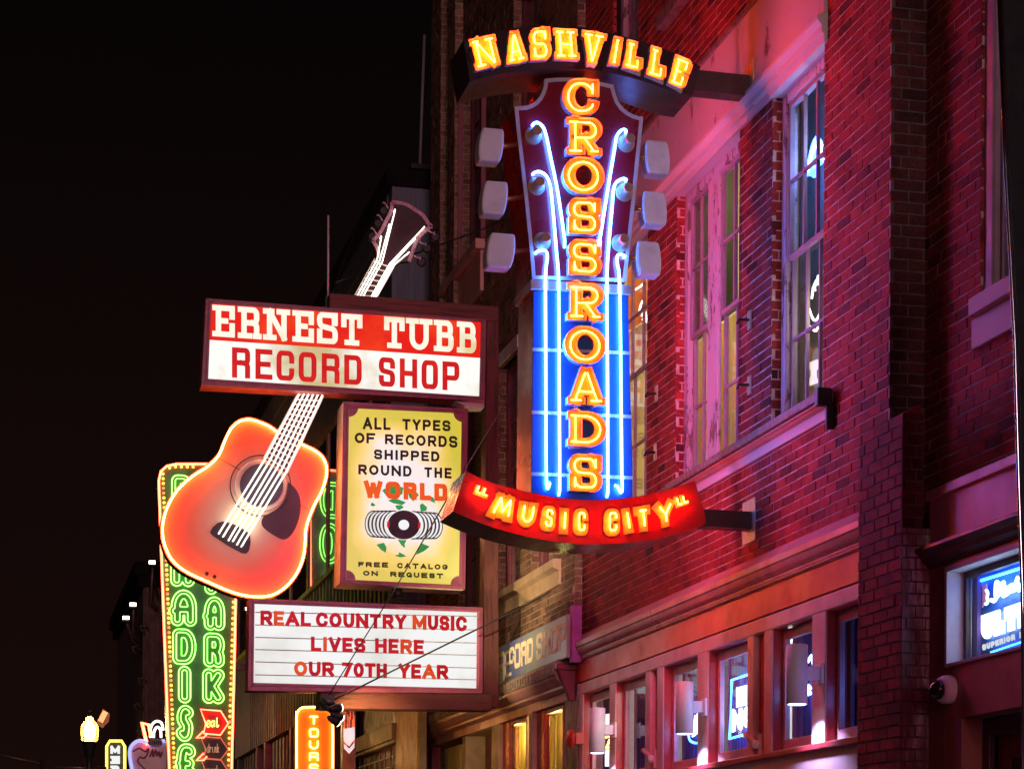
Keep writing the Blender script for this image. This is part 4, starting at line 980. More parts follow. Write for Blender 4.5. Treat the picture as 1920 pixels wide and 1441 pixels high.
es, p = sign_box('shop_sign', 'long red and white lit sign with slab letters naming the record shop', [(386,558.5),(912,598.5),(909.5,752),(377.5,721.5)], [(396,568),(902.5,603),(899,742.5),(390.5,709.5)], YE, .30, M['frame_maroon'], paint('red painted box underside', (.42, .07, .06), .5, .2), lip=.035)
YP = YE+.022
pn = [onY(*q, YP) for q in ((396,568),(902.5,603),(899,742.5),(390.5,709.5))]; dl, dr = onY(393, 637, YP), onY(901.5, 671, YP)
s = MB(); s.prism([pn[0], pn[1], dr, dl], (0,.006,0)); s.build('red_panel', M['lit_red'], es)
s = MB(); s.prism([dl, dr, pn[2], pn[3]], (0,.006,0)); s.build('white_panel', M['lit_white'], es)
s = MB(); e = [onY(*q, YP) for q in c4((118,716),(1650,820),(1650,1000),(118,898))]
for ch, a, b in zip('ERNESTTUBB', (118,262,405,573,715,855,1105,1235,1398,1535), (245,392,560,697,835,978,1225,1387,1515,1650)):
    u0, u1 = (a-118)/1532, (b-118)/1532
    if a == 1105: s.build('lettering', M['lit_cream'], es); s = MB()
    solid_letter(s, SLAB2, ch, [e[0].lerp(e[1],u0), e[0].lerp(e[1],u1), e[3].lerp(e[2],u1), e[3].lerp(e[2],u0)], .028, -.004, .0)

s.build('lettering', M['lit_cream'], es)
s = MB(); e = [onY(*q, YP) for q in c4((232,962),(1552,1050),(1552,1216),(232,1138))]
for ch, a, b in zip('RECORDSHOP', (232,365,485,612,745,875,1077,1200,1328,1452), (335,462,587,715,848,977,1172,1302,1425,1552)):
    u0, u1 = (a-232)/1320, (b-232)/1320
    if a == 1077: s.build('lettering', M['lit_red_letter'], es); s = MB()
    solid_letter(s, BLOCK, ch, [e[0].lerp(e[1],u0), e[0].lerp(e[1],u1), e[3].lerp(e[2],u1), e[3].lerp(e[2],u0)], .027, -.004, .0)

s.build('lettering', M['lit_red_letter'], es)
s = MB(); s.prism([onY(x, y, YE+.08) for x, y in ((850,751),(908,752),(908,764),(884,764))], (0, .2, 0)); s.build('soffit_plate', M['box_white'], es)
# --- tall yellow lit box about shipping records
os_, p = sign_box('shipping_sign', 'upright yellow edged lit sign with black lettering and fanned records', [(644.4,752),(878,766),(872.5,1104),(637.5,1092)], [(654.7,764),(866.5,774),(861,1096),(649.5,1085.5)], YE-.03, .46, M['frame_pink'], M['box_white'])
YP = YE-.008
pn = [onY(*q, YP) for q in ((654.7,764),(866.5,774),(861,1096),(649.5,1085.5))]
# backlit panel: white in the middle, yellow painted border
mt, t_, b_ = new_mat('yellow bordered acrylic')
cen = sum(pn, Vector())/4; hw_, hh_ = (pn[1].x-pn[0].x)/2, (pn[0].z-pn[3].z)/2
tcn = N(t_, 'ShaderNodeTexCoord'); mp = N(t_, 'ShaderNodeMapping', vector_type='TEXTURE'); mp.inputs['Location'].default_value = cen; mp.inputs['Scale'].default_value = (hw_, 1, hh_)
t_.links.new(tcn.outputs['Object'], mp.inputs[0]); spn = N(t_, 'ShaderNodeSeparateXYZ'); t_.links.new(mp.outputs[0], spn.inputs[0])
def mth(op, a, b=None):
    n = N(t_, 'ShaderNodeMath', operation=op)
    for i, v in enumerate((a, b)):
        if v is None: continue
        if isinstance(v, (int, float)): n.inputs[i].default_value = v
        else: t_.links.new(v, n.inputs[i])
    return n.outputs[0]
ax_ = mth('POWER', mth('ABSOLUTE', spn.outputs[0]), 3.5); az_ = mth('POWER', mth('ABSOLUTE', spn.outputs[2]), 3.0); dd = mth('ADD', ax_, az_)
ns = obj_noise(t_, 2.6, 5, .6); dd = mth('ADD', dd, mth('MULTIPLY', mth('SUBTRACT', ns.outputs[0], .5), 1.25))
r_ = ramp(t_, dd, [(.06, (.78, .80, .78)), (.26, (.84, .70, .36)), (.52, (.76, .58, .08)), (.85, (.52, .50, .012))]); t_.links.new(r_.outputs[0], b_.inputs['Emission Color']); b_.inputs['Emission Strength'].default_value = 1
b_.inputs['Base Color'].default_value = (.4, .4, .3, 1); b_.inputs['Roughness'].default_value = .3
s = MB(); s.prism(pn, (0,.006,0)); s.build('panel', mt, os_)
for i in range(4):                                          # notched corners
    c = pn[i]; a = (pn[(i+1)%4]-c).normalized(); b = (pn[i-1]-c).normalized(); r_n = .095
    arc = [c] + [c+a*(r_n*math.cos(t))+b*(r_n*math.sin(t)) for t in [math.pi/2*k/8 for k in range(9)]]
    s = MB(); s.prism([v+Vector((0,-.012,0)) for v in arc], (0,.011,0)); s.build('corner_block', M['frame_pink'], os_)
hw = .0125
for txt, (x0, y0, x1, y1, ya, yb_), gp in (('ALL',(1165,122,1315,187,127,191),.25),('TYPES',(1380,131,1642,190,141,198),.25),('OF',(1120,206,1232,262,209,265),.2),('RECORDS',(1285,214,1680,268,226,288),.25),('SHIPPED',(1225,297,1582,350,309,364),.25),('ROUND',(1140,379,1430,433,388,446),.25),('THE',(1500,394,1648,448,399,456),.3)):
    s = MB();row(s, SANS, txt, [onY(*q, YP) for q in c5((x0,y0),(x1,ya),(x1,yb_),(x0,y1))], hw, -.004, 0, gp); s.build('lettering', M['ink'], os_)
hw = .0078
for txt, (x0, y0, x1, y1, ya, yb_) in (('FREE',(1140,910,1302,936,913,941)),('CATALOG',(1352,915,1626,944,925,953)),('ON',(1166,958,1246,984,960,987)),('REQUEST',(1314,963,1602,990,974,1001))):
    s = MB(); row(s, SANS, txt, [onY(*q, YP) for q in c5((x0,y0),(x1,ya),(x1,yb_),(x0,y1))], hw, -.004, 0, .32, {**WID, 'E':1, 'R':1, 'T':1.05}); s.build('lettering', M['ink'], os_)
s = MB(); row(s, BLOCK, 'WORLD', [onY(*q, YP) for q in c5((1170,466),(1625,486),(1625,580),(1172,560))], .026, -.005, -.001, .22); s.build('world_lettering', M['lit_orange_letter'], os_)
# green map patches behind the records
gmat = backlit('backlit green paint', (.02, .24, .05), (.03, .30, .08), 1, 6)
def patch(pts):
    gm = MB(); gm.prism([onY(x, y, YP-.0015) for x, y in c5(*pts)], (0, .001, 0)); gm.build('map_patch', gmat, os_)
patch([(1270,520),(1300,500),(1340,490),(1385,505),(1380,540),(1350,560),(1330,545),(1300,560)]); patch([(1300,575),(1340,562),(1400,585),(1380,600),(1330,590)])
patch([(1400,500),(1450,520),(1470,545),(1440,580),(1420,560)]); patch([(1520,545),(1550,560),(1560,590),(1535,580)]); patch([(1205,600),(1215,585),(1235,600),(1220,608)])
patch([(1340,602),(1375,600),(1388,612),(1365,628),(1350,622)]); patch([(1475,600),(1490,590),(1515,612),(1510,632),(1480,634)])
patch([(1238,815),(1280,805),(1294,832),(1290,860),(1265,845)]); patch([(1355,788),(1405,788),(1392,812),(1396,836),(1375,820)]); patch([(1470,835),(1485,808),(1530,826),(1500,850),(1455,872)]); patch([(1336,876),(1362,868),(1360,855),(1385,868),(1402,880),(1370,885)])
disc = MB(); ring = MB()
def disk(mb, cx, cy, rx, ry, d, mi, rx0=0, ry0=0, n=40, a0=0, a1=360):
    f = lambda r, s_, a: onY(280+(cx+r*math.cos(a))/2.909, 740+(cy+.03*(cx-1388)+s_*math.sin(a))/2.909, YP-d)
    A = [math.radians(a0+(a1-a0)*k/n) for k in range(n+1)]
    for p_, q_ in zip(A[:-1], A[1:]):
        if rx0: mb.face([f(rx,ry,p_), f(rx,ry,q_), f(rx0,ry0,q_), f(rx0,ry0,p_)], mi)
        else: mb.face([f(rx,ry,p_), f(rx,ry,q_), f(0,0,q_)], mi)
k = 0
for i in range(6, 0, -1):
    for sgn in (-1, 1):
        cx = 1388+sgn*(30+i*22.5); rx = 62-i*2.2; ry = 79-i*.9
        disk(disc, cx, 708, rx, ry, .002+.0004*k, 0); disk(disc, cx, 708, rx-5, ry-7, .0022+.0004*k, 1); disk(disc, cx, 708, rx-16, ry-15, .0024+.0004*k, 0); k += 1
disk(disc, 1388, 708, 97, 83, .0075, 1); disk(disc, 1388, 708, 88, 79, .0079, 0); disk(disc, 1388, 708, 34, 32, .0083, 0); disk(disc, 1388, 708, 29, 28, .0087, 1)
for a in (-10, 170): disk(disc, 1388, 708, 92, 82, .0085, 2, 78, 70, 6, a, a+24)
disc.build('record_fan', [paint('black record paint', (.015, .010, .012), .4, .2), M['lit_white_clean'], M['lit_red_letter']], os_)
# pedestal between the two boxes
s = MB(); c = onY(745, 1120, YE+.2); s.lathe((c.x, YE+.2, onY(745,1126,YE+.2).z), (0,0,1), [(0,.11),(.02,.11),(.025,.055),(.14,.055),(.145,.09),(.17,.09)], 18); s.build('pedestal', M['black'], os_)
# --- marquee with changeable letters
ms_, p = sign_box('marquee_sign', 'white marquee box with red changeable letters on tracks', [(467.5,1121),(905.5,1138),(905,1299),(464.5,1294)], [(477.5,1131),(895,1147),(893.5,1289.5),(475.5,1279)], YE, .30, M['frame_pink'], M['frame_maroon'])
YP = YE+.02; pn = [onY(*q, YP) for q in ((477.5,1131),(895,1147),(893.5,1289.5),(475.5,1279))]
s = MB(); s.prism(pn, (0,.006,0)); s.build('panel', M['lit_white_clean'], ms_)
s = MB()
for (a, b) in ((268,298),(362,400),(455,498),(546,590),(638,685),(735,772)):
    l = onY(*cm_((74,a))[0], YP-.008); r = onY(*cm_((1730,b))[0], YP-.008); s.bar(l, r, .010, .004, up=(0,1,0))
s.build('letter_track', paint('clear track edge', (.42, .43, .38), .4, .5, 30, stretch=(2, 9, 9)), ms_)
s = MB(); rnd = random.Random(3)
def mrow(txt, x0, y0, x1, y1, ya, yb_, oranges, gp=.16):
    mats = [1 if i in oranges else 0 for i in range(len(txt))]
    row(s, SANS, txt, [onY(*q, YP) for q in cm_((x0,y0),(x1,ya),(x1,yb_),(x0,y1))], .0195, -.012, -.006, gp, {**WID, 'E':.78, 'R':.9, 'O':1.0, 'C':.95, 'S':.85}, mats)
mrow('REAL',112,255,490,366,268,376,{1},.12); mrow('COUNTRY',527,268,1202,378,288,396,set(),.14); mrow('MUSIC',1250,290,1655,396,300,412,{0},.12)
mrow('LIVES',490,450,898,560,462,570,{1},.12); mrow('HERE',970,462,1334,573,476,584,{2},.14)
mrow('OUR',364,634,662,742,642,750,{0},.12); mrow('70TH',722,642,1058,752,652,760,set(),.1); mrow('YEAR',1145,652,1516,762,664,770,{2},.1)
s.build('marquee_lettering', [M['marq_red'], M['marq_orange']], ms_)
# --- guitar
YG = YE+.20
gt = thing('guitar_sign', 'orange sunburst acoustic guitar sign outlined in neon with white neon strings', 'neon sign', tuple(onY(500, 1115, YG+.1)))
out5 = [(700,205),(655,172),(600,148),(545,134),(490,145),(445,185),(412,250),(378,330),(320,388),(240,440),(170,500),(118,572),(85,650),(72,730),(82,810),(115,885),(165,938),(230,978),(320,1018),(420,1062),(510,1090),(600,1100),(680,1086),(750,1040),(805,970),(838,890),(850,810),(853,740),(868,680),(900,600),(940,525),(964,450),(966,390),(945,340),(905,305),(860,282),(815,262)]
def inflate(pts, d):
    c = Vector((sum(x for x, y in pts)/len(pts), sum(y for x, y in pts)/len(pts))); return [tuple(Vector(p)+(Vector(p)-c).normalized()*d) for p in pts]
body = [tuple(v) for v in smooth([(x, y) for x, y in inflate(out5, 13)], 4)]
mt, t_, b_ = new_mat('sunburst guitar top with painted glow')
o5 = onY(*c5((520,640))[0], YG); ex = onY(*c5((520+380,640))[0], YG)-o5; 
tcn = N(t_, 'ShaderNodeTexCoord'); mp = N(t_, 'ShaderNodeMapping', vector_type='TEXTURE'); mp.inputs['Location'].default_value = o5; mp.inputs['Rotation'].default_value = (0, math.radians(30), 0); mp.inputs['Scale'].default_value = (ex.length*.95, 1, ex.length*1.25)
t_.links.new(tcn.outputs['Object'], mp.inputs[0])
spn = N(t_, 'ShaderNodeSeparateXYZ'); t_.links.new(mp.outputs[0], spn.inputs[0])
dd = mth('SQRT', mth('ADD', mth('POWER', mth('ABSOLUTE', spn.outputs[0]), 2.0), mth('POWER', mth('ABSOLUTE', spn.outputs[2]), 2.0)))
r_ = ramp(t_, dd, [(.36, (.88, .76, .50)), (.72, (.86, .25, .10)), (.85, (.82, .14, .045)), (1.0, (.86, .13, .02))]); t_.links.new(r_.outputs[0], b_.inputs['Base Color']); b_.inputs['Roughness'].default_value = .28  # sunburst paint; the pale centre also holds painted glow of the strings
s = MB(); s.prism([onY(x, y, YG) for x, y in c5(*body)], (0, .20, 0), 0, 1); s.build('body', [mt, M['sign_red']], gt)
nt_ = [tuple(v) for v in smooth(out5, 4)]
s = MB(); s.tube([onY(x, y, YG-.055) for x, y in c5(*nt_)], .0092, 8); s.build('outline_neon', M['neon_guitar'], gt)
def flat(name, pts, d, mat, conv=c5, par=None, th=.006):
    s = MB(); s.prism([onY(x, y, YG-d) for x, y in conv(*pts)], (0, th, 0)); return s.build(name, mat, par or gt)
flat('pickguard', [tuple(v) for v in smooth([(757,474),(792,505),(818,550),(826,600),(820,660),(800,720),(770,768),(735,788),(700,776),(650,745),(618,716),(612,690),(622,665),(655,645),(700,618),(735,570),(750,520),(757,474)], 3)][:-1], .008, M['sign_black'])
E2 = lambda cx, cy, rx, ry, rot, n=36: [(cx+rx*math.cos(a)*math.cos(rot)-ry*math.sin(a)*math.sin(rot), cy+rx*math.cos(a)*math.sin(rot)+ry*math.sin(a)*math.cos(rot)) for a in [2*math.pi*k/n for k in range(n)]]
flat('sound_hole', E2(612,492,118,118,0), .007, paint('dark sound hole', (.03, .035, .05), .3, .2))
for r_o, mt_ in ((140, 'box_white'), (165, 'ink')):
    s = MB(); p = [onY(x, y, YG-.008) for x, y in c5(*E2(606,494,r_o,r_o,0))]; s.tube(p, .006, 5, closed=True); s.build('rosette', M[mt_], gt)
br_ = flat('bridge', [(372,698),(400,690),(450,700),(500,725),(548,755),(552,805),(544,848),(530,864),(505,862),(420,815),(345,765),(332,748),(345,722)], .012, M['black'], th=.011)
# seam across the body and small wire eyelets
s = MB()
for a, b in (((372,342),(500,412)), ((735,545),(868,626))): s.bar(onY(*c5(a)[0], YG-.002), onY(*c5(b)[0], YG-.002), .006, .003, up=(0,1,0))
s.build('panel_seam', M['black'], gt)
s = MB()
for x, y in ((312,975),(355,992)): s.lathe(onY(*c5((x,y))[0], YG), (0,-1,0), [(0,.022),(.012,.022),(.014,.012)], 12)
s.build('cable_grommet', M['black'], gt)
# neck runs behind the long sign and out above it
nl0, nr0 = c5((622,345))[0], c5((752,428))[0]; nl1, nr1 = c4((1062,448))[0], c4((1176,490))[0]
YNK = YG-.012
np_ = [onY(*q, YNK) for q in (nl0, nr0, nr1, nl1)]
ny0 = YE+.31
# lower and upper lengths of fingerboard, the sign box stands between
def seg(t0, t1): return [Vector(nl0).lerp(Vector(nl1), t0), Vector(nr0).lerp(Vector(nr1), t0), Vector(nr0).lerp(Vector(nr1), t1), Vector(nl0).lerp(Vector(nl1), t1)]
nm = [Vector(c5((805,0))[0]), Vector(c5((952,0))[0])]
lowp = [Vector(nl0), Vector(nr0), nm[1]+Vector((3,-5)), nm[0]+Vector((3,-5))]
upp = [Vector(c4((957,640))[0])+Vector((-6,11)), Vector(c4((1085,650))[0])+Vector((-6,11)), Vector(nr1), Vector(nl1)]
s = MB()

for q, n in ((lowp, 14), (upp, 7)):
    s = MB(); s.prism([onY(x, y, YG-.02) for x, y in q], (0, .04, 0)); nk = s.build('neck', M['sign_black'], gt); s = MB()
    for k in range(n):
        a = q[0].lerp(q[3], (k+.5)/n); b = q[1].lerp(q[2], (k+.5)/n); s.bar(onY(*a, YG-.024), onY(*b, YG-.024), .014, .006, up=(0,1,0))
    for t in (0, 1):
        a = q[0].lerp(q[1], t); b = q[3].lerp(q[2], t); s.bar(onY(*a, YG-.026), onY(*b, YG-.026), .012, .006, up=(0,1,0))
    s.build('fret_lines', M['box_white'], nk)
bends = c5((378,756),(402,772),(432,792),(455,797),(478,815),(502,826))
for i in range(6):
    t = (i+.35)/5.7; a = lowp[0].lerp(lowp[1], t); b = lowp[3].lerp(lowp[2], t)
    d = (a-b); e = Vector(bends[i]); p = [b, a, a.lerp(e, .5)+Vector((1,0)), a.lerp(e, .9)+Vector((1,-1)), e+Vector((3,3)), e]
    s = MB(); s.tube([onY(*b, YG-.055), onY(*a, YG-.055), onY(*(a.lerp(e, .93)), YG-.055), onY(*(e+Vector((1.5, -2))), YG-.05), onY(*e, YG-.02)], .0078, 7); s.build('neon_string', M['neon_white'], gt)
hd = c4((1160,120),(1200,124),(1240,132),(1268,146),(1290,162),(1315,178),(1340,196),(1360,222),(1372,245),(1392,260),(1350,290),(1320,322),(1298,360),(1282,402),(1270,440),(1260,465),(1210,470),(1176,490),(1062,448),(1085,440),(1082,410),(1072,378),(1050,345),(1085,310),(1112,262),(1130,225),(1146,195),(1160,160))
s = MB(); s.prism([onY(x, y, YG-.01) for x, y in hd], (0, .06, 0)); ho = s.build('headstock', M['sign_black'], gt)
s = MB(); ph = [onY(x, y, YG-.018) for x, y in hd]; pk = ph[19:]+ph[:16]
for a, b in zip(pk[:-1], pk[1:]): s.bar(a, b, .038, .008, up=(0,1,0))
s.build('headstock_border', paint('pink worn border', (.55, .30, .36), .5, .5, 30), ho)
for i, (x, y) in enumerate([(1180,165),(1148,250),(1100,320),(1350,265),(1295,335),(1260,412)]):
    t = (((0,2),(0,1.2),(0,.4),(0,4.2),(0,4.8),(0,5.4))[i][1]+.3)/6; a = upp[3].lerp(upp[2], t); b = upp[0].lerp(upp[1], t); e = Vector(c4((x,y))[0]); e0 = Vector(c4((x-8 if i < 3 else x-12, y+14))[0])
    s = MB(); s.tube([onY(*e0, YG-.03), onY(*(e+Vector((0,-1))), YG-.045), onY(*e, YG-.05), onY(*a.lerp(e, .08), YG-.055), onY(*a, YG-.055), onY(*b.lerp(a, .06), YG-.055)], .0062, 7); s.build('neon_string', M['neon_white'], gt)
for i, (x, y, dx) in enumerate([(1128,150,-20),(1095,222,-22),(1060,298,-30),(1400,300,20),(1350,365,18),(1318,445,12)]):
    s = MB(); sgn = -1 if dx < 0 else 1
    pts_ = [(x-sgn*12, y+8), (x-sgn*4, y-4), (x+sgn*4, y-18), (x+sgn*14, y-28), (x+sgn*22, y-22)] if sgn < 0 else [(x-30, y-15), (x-12, y-4), (x, y), (x+8, y-8), (x+6, y+12)]
    s.tube([onY(*q, YG-.02) for q in c4(*pts_)], .009, 6); to = s.build('tuner_tube', paint('unlit pink tube', (.6, .36, .42), .3), gt)
    c = onY(*c4((x+sgn*14, y+22))[0], YG+.02); s = MB(); s.lathe(c+Vector((0,-.02,0)), (0,1,0), [(0,.035),(.005,.05),(.05,.05),(.055,.035)], 14); s.build('tuner_knob', M['black'], to)
# ================================================================== next building: metal clad projecting front with dark mirror windows
XM = 5.15; MY0 = 27.72
mb_ = thing('metal_clad_building', 'building with blue grey metal cladding and dark mirror windows beyond the record shop', 'building', (XM, 36, 0))
zt = onY(770, 320, MY0).z; zt2 = onY(770, 352, MY0).z; xl = onY(735, 400, MY0).x
s = MB(); s.box(xl, XR+.3, MY0, MY0+.3, 5.5, zt2-.001)
for k in range(9): a = xl+(XR+.2-xl)*k/9; s.box(a, a+.022, MY0-.015, MY0-.0005, 5.5, zt2-.002)
s.box(xl-.01, xl+.3, MY0+.3, 46, 10.6, zt2-.001)
s.build('cladding', M['siding'], mb_)
s = MB(); s.box(xl-.08, XR+.3, MY0-.05, 46, zt2, zt); s.build('eaves_board', M['matte_black'], mb_, bevel=.01)
wz0_, wz1_ = zx(600, 1092, xl), zx(600, 818, xl)
zA = 10.59
s = MB(); s.box(xl, xl+.25, MY0+.3, 46, 4.6, wz0_-.001); s.box(xl+.02, xl+.25, MY0+.3, 46, wz1_+.001, zA); s.box(xl+.05, xl+.25, 45.8, 46, .13, 9.9); s.box(xl+.26, 9, 45.9, 46, .13, zA); s.build('wall', M['siding'], mb_)
mul = [MY0+.3]+[yx(px, xl) for px in (690, 652, 613, 577, 545, 515)]+[45.7]
for a, b in zip(mul[:-1], mul[1:]):
    s = MB(); s.box(xl+.01, xl+.05, a, a+.09, wz0_, wz1_); s.box(xl+.01, xl+.05, b-.09, b, wz0_, wz1_); s.box(xl+.011, xl+.05, a+.09, b-.09, wz0_, wz0_+.1); s.box(xl+.011, xl+.05, a+.09, b-.09, wz1_-.1, wz1_)
    fo = s.build('window', M['brown'], mb_); s = MB(); s.box(xl+.03, xl+.036, a+.09, b-.09, wz0_+.1, wz1_-.1)
    s.build('pane', glossy('black mirror glass', (.008, .01, .01), .015, 0, 1), fo)
s = MB(); n = 46
for k in range(n): a = MY0+.3+15.4*k/n; s.box(xl-.02, xl+.0, a, a+.15, 4.62, wz0_-.051)
s.build('corrugated_apron', M['corrugated'], mb_)
s = MB(); s.box(xl-.06, xl+.06, MY0+.3, 45.9, wz0_-.05, wz0_+.03); s.build('window_ledge', paint('yellow green ledge', (.30, .28, .06), .5), mb_)
# street level of that building: corrugated shutters, uprights, barred window, tan panels
s = MB(); n = 60; 
for k in range(n): a = 31.5+14*k/n; s.box(xl+.12+.03*(k % 2), xl+.2, a, a+.23, .13, 4.58)
s.build('corrugated_shutter', M['corrugated'], mb_)
each('upright', M['maroon'], mb_, [(xl, xl+.119, yx(px, xl)-.12, yx(px, xl)+.12, .13, 4.59) for px in (485, 500, 548, 628)])
tb = thing('tour_shop', 'low shop front with timber lintels and a barred window under the marquee', 'shop front', (5.2, 29, 0))
XT = 5.25
s = MB(); a0, a1 = 27.45, 31.4; s.box(XT+.1, XT+.3, a0, a1, .13, 4.6)
s.build('wall', M['maroon'], tb)
s = MB(); ya, yb_ = yx(790, XT), yx(746, XT); s.box(XT, XT+.099, ya, yb_, .13, 4.6); s.build('tan_panel', M['tan'], tb, bevel=.01)
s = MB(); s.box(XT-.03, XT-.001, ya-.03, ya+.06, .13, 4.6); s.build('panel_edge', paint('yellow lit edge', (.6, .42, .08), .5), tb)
ya, yb_ = yx(745, XT), yx(672, XT); zl = zx(745, 1352, XT)
s = MB(); s.box(XT-.05, XT+.099, ya, yb_, zl-.22, zl); s.box(XT-.02, XT+.099, ya, yb_, zl-.27, zl-.221); s.build('lintel', M['tan'], tb, bevel=.01)
s = MB()
for k in range(8): b = ya+.1+(yb_-ya-.2)*k/7; s.tube([(XT+.04, b, .3), (XT+.04, b, zl-.3)], .012, 6)
for k in range(10): s.tube([(XT+.04, ya, zl-.42-.14*k), (XT+.04, yb_, zl-.42-.14*k)], .010, 6)
s.build('window_bars', M['steel'], tb)
lamp('tour_shop_lamp', 'POINT', (XT-.6, 29.2, 3.6), 6, (1, .62, .22), .1)

c0l = onY(168, 1390, 45.0)
# slim lit advertising column
lamp('street_lamp_light', 'POINT', (c0l.x, 45.0, c0l.z+.3), 500, (1, .62, .2), .2)
ac = thing('advert_column', 'slim lit column with red streaks over a pale chevron badge', 'sign', (*onY(657, 1441, 28.2).xy, 0))
a, b = onY(643, 1330, 28.2), onY(667, 1330, 28.2)
s = MB(); s.box(a.x, b.x, 28.2, 28.4, .13, a.z); s.build('column', M['frame_maroon'], ac)
s = MB(); rd = random.Random(5)
for k in range(34): x = a.x+(b.x-a.x)*rd.uniform(.04, .9); z = a.z-rd.uniform(0, .34); s.box(x, x+.008, 28.194-.0001*k, 28.199, z-rd.uniform(.08, .22), z)
s.build('red_streaks', glow('lit red streaks', (.8, .05, .02)), ac)
s = MB(); P = lambda u, py: Vector((a.x+(b.x-a.x)*u, 28.19, onY(655, py, 28.2).z))
s.prism([P(.06,1366),P(.92,1362),P(.92,1384),P(.5,1398),P(.06,1388)], (0,.004,0)); s.prism([P(.1,1394),P(.5,1403),P(.9,1391),P(.9,1400),P(.5,1412),P(.1,1402)], (0,.004,0)); s.build('badge', glow('lit pale badge', (.62, .62, .72)), ac)

# amber vertical sign
YT = 27.9
ts = thing('tours_sign', 'rounded orange neon sign with vertical letters below the marquee', 'neon sign', tuple(onY(590, 1441, YT)))
o = [(556,1470),(556,1345),(558,1334),(563,1328),(572,1325),(608,1325),(617,1328),(622,1334),(624,1345),(624,1470)]
s = MB(); s.prism([onY(x, y, YT) for x, y in o], (0, .3, 0), 0, 1); s.build('panel', [paint('orange enamel', (.75, .25, .02), .3, .1, 3, bmp=.02), M['tan']], ts)
s = MB(); s.tube([onY(x, y, YT-.03) for x, y in smooth(o, 3)], .013, 7); s.build('outline_neon', M['neon_amber'], ts)
for ch, y0 in zip('TOURS', (1341,1364,1386,1409,1431)):
    s = MB(); tube_letter(s, BLOCK, ch, quadY([(579,y0),(597,y0+.5),(597,y0+18),(579,y0+17.5)], YT-.01), .012, -.03, .010); s.build('letter', M['neon_amber'], ts)

# green neon sign
YD = 40.0
ps = thing('park_sign', 'tall tapering green neon sign edged with red tube and yellow bulbs', 'neon sign', tuple(onY(380, 1441, YD)))
o = [(318,1460),(308,1200),(297,900),(301,882),(312,872),(330,868),(420,868),(436,872),(445,884),(447,900),(441,1200),(434,1460)]
s = MB(); s.prism([onY(x, y, YD) for x, y in o], (0, .5, 0), 0, 1); s.build('panel', [paint('dark green enamel', (.05, .16, .04), .35, .25, 2, bmp=.05), M['sign_red']], ps)
s = MB(); s.tube([onY(x, y, YD-.06) for x, y in inflate(o, -1.5)], .022, 7); s.build('edge_neon', M['neon_red'], ps)
bl = [(304+14*k/1, 0) for k in ()]
n = 0
for k in range(62):
    y = 888+9.0*k; x = 305.5+(y-888)*(327-305.5)/553
    s = MB(); c = onY(x, y, YD-.05); s.lathe(c, (0,-1,0), [(0,.022),(.012,.028),(.03,.022),(.04,.006)], 8); s.build('bulb', M['bulb_amber' if k % 5 in (3,) or k % 7 == 4 else 'bulb_yellow'], ps); n += 1
for k in range(31):
    y = 1128+10.2*k; x = 437.5-(y-1128)*(437.5-428)/313
    s = MB(); c = onY(x, y, YD-.05); s.lathe(c, (0,-1,0), [(0,.022),(.012,.028),(.03,.022),(.04,.006)], 8); s.build('bulb', M['bulb_amber' if k % 4 in (2,) else 'bulb_yellow'], ps)
for k in range(5):
    c = onY(318+11*k, 876+(-1 if k else 1), YD-.05); s = MB(); s.lathe(c, (0,-1,0), [(0,.022),(.012,.028),(.03,.022),(.04,.006)], 8); s.build('bulb', M['bulb_yellow'], ps)
def deco(ch, x0, y0, x1, y1, par):
    q = quadY([(x0,y0),(x1,y0+1.5),(x1,y1+1.5),(x0,y1)], YD-.04); w, h = quad_size(q); f = quad_map(q, w, h); lo = .075
    segs = letter_paths(DECO, ch, w, h, .112)
    for lev, r in ((.108, .0125), (.047, .0105)):
        s = MB()
        for c in contours(segs, lev, -.15, w+.15, -.15, h+.15, 60): s.tube([f(p.x, p.y, -.02) for p in c], r, 6, closed=True)
        if s.v: s.build('letter_outline', M['neon_green'], par)
for ch, x0, y0, x1, y1 in [('P',322,890,360,958),('A',321,962,365,1030),('R',320,1032,364,1098),('A',321,1105,368,1172),('D',324,1178,367,1244),('I',332,1248,360,1316),('S',330,1319,363,1390),('E',330,1393,366,1462),
                           ('D',386,892,426,960),('O',386,970,426,1046),('P',384,1054,416,1113),('A',383,1118,421,1180),('R',382,1186,420,1249),('K',380,1253,420,1317)]: deco(ch, x0, y0, x1, y1, ps)
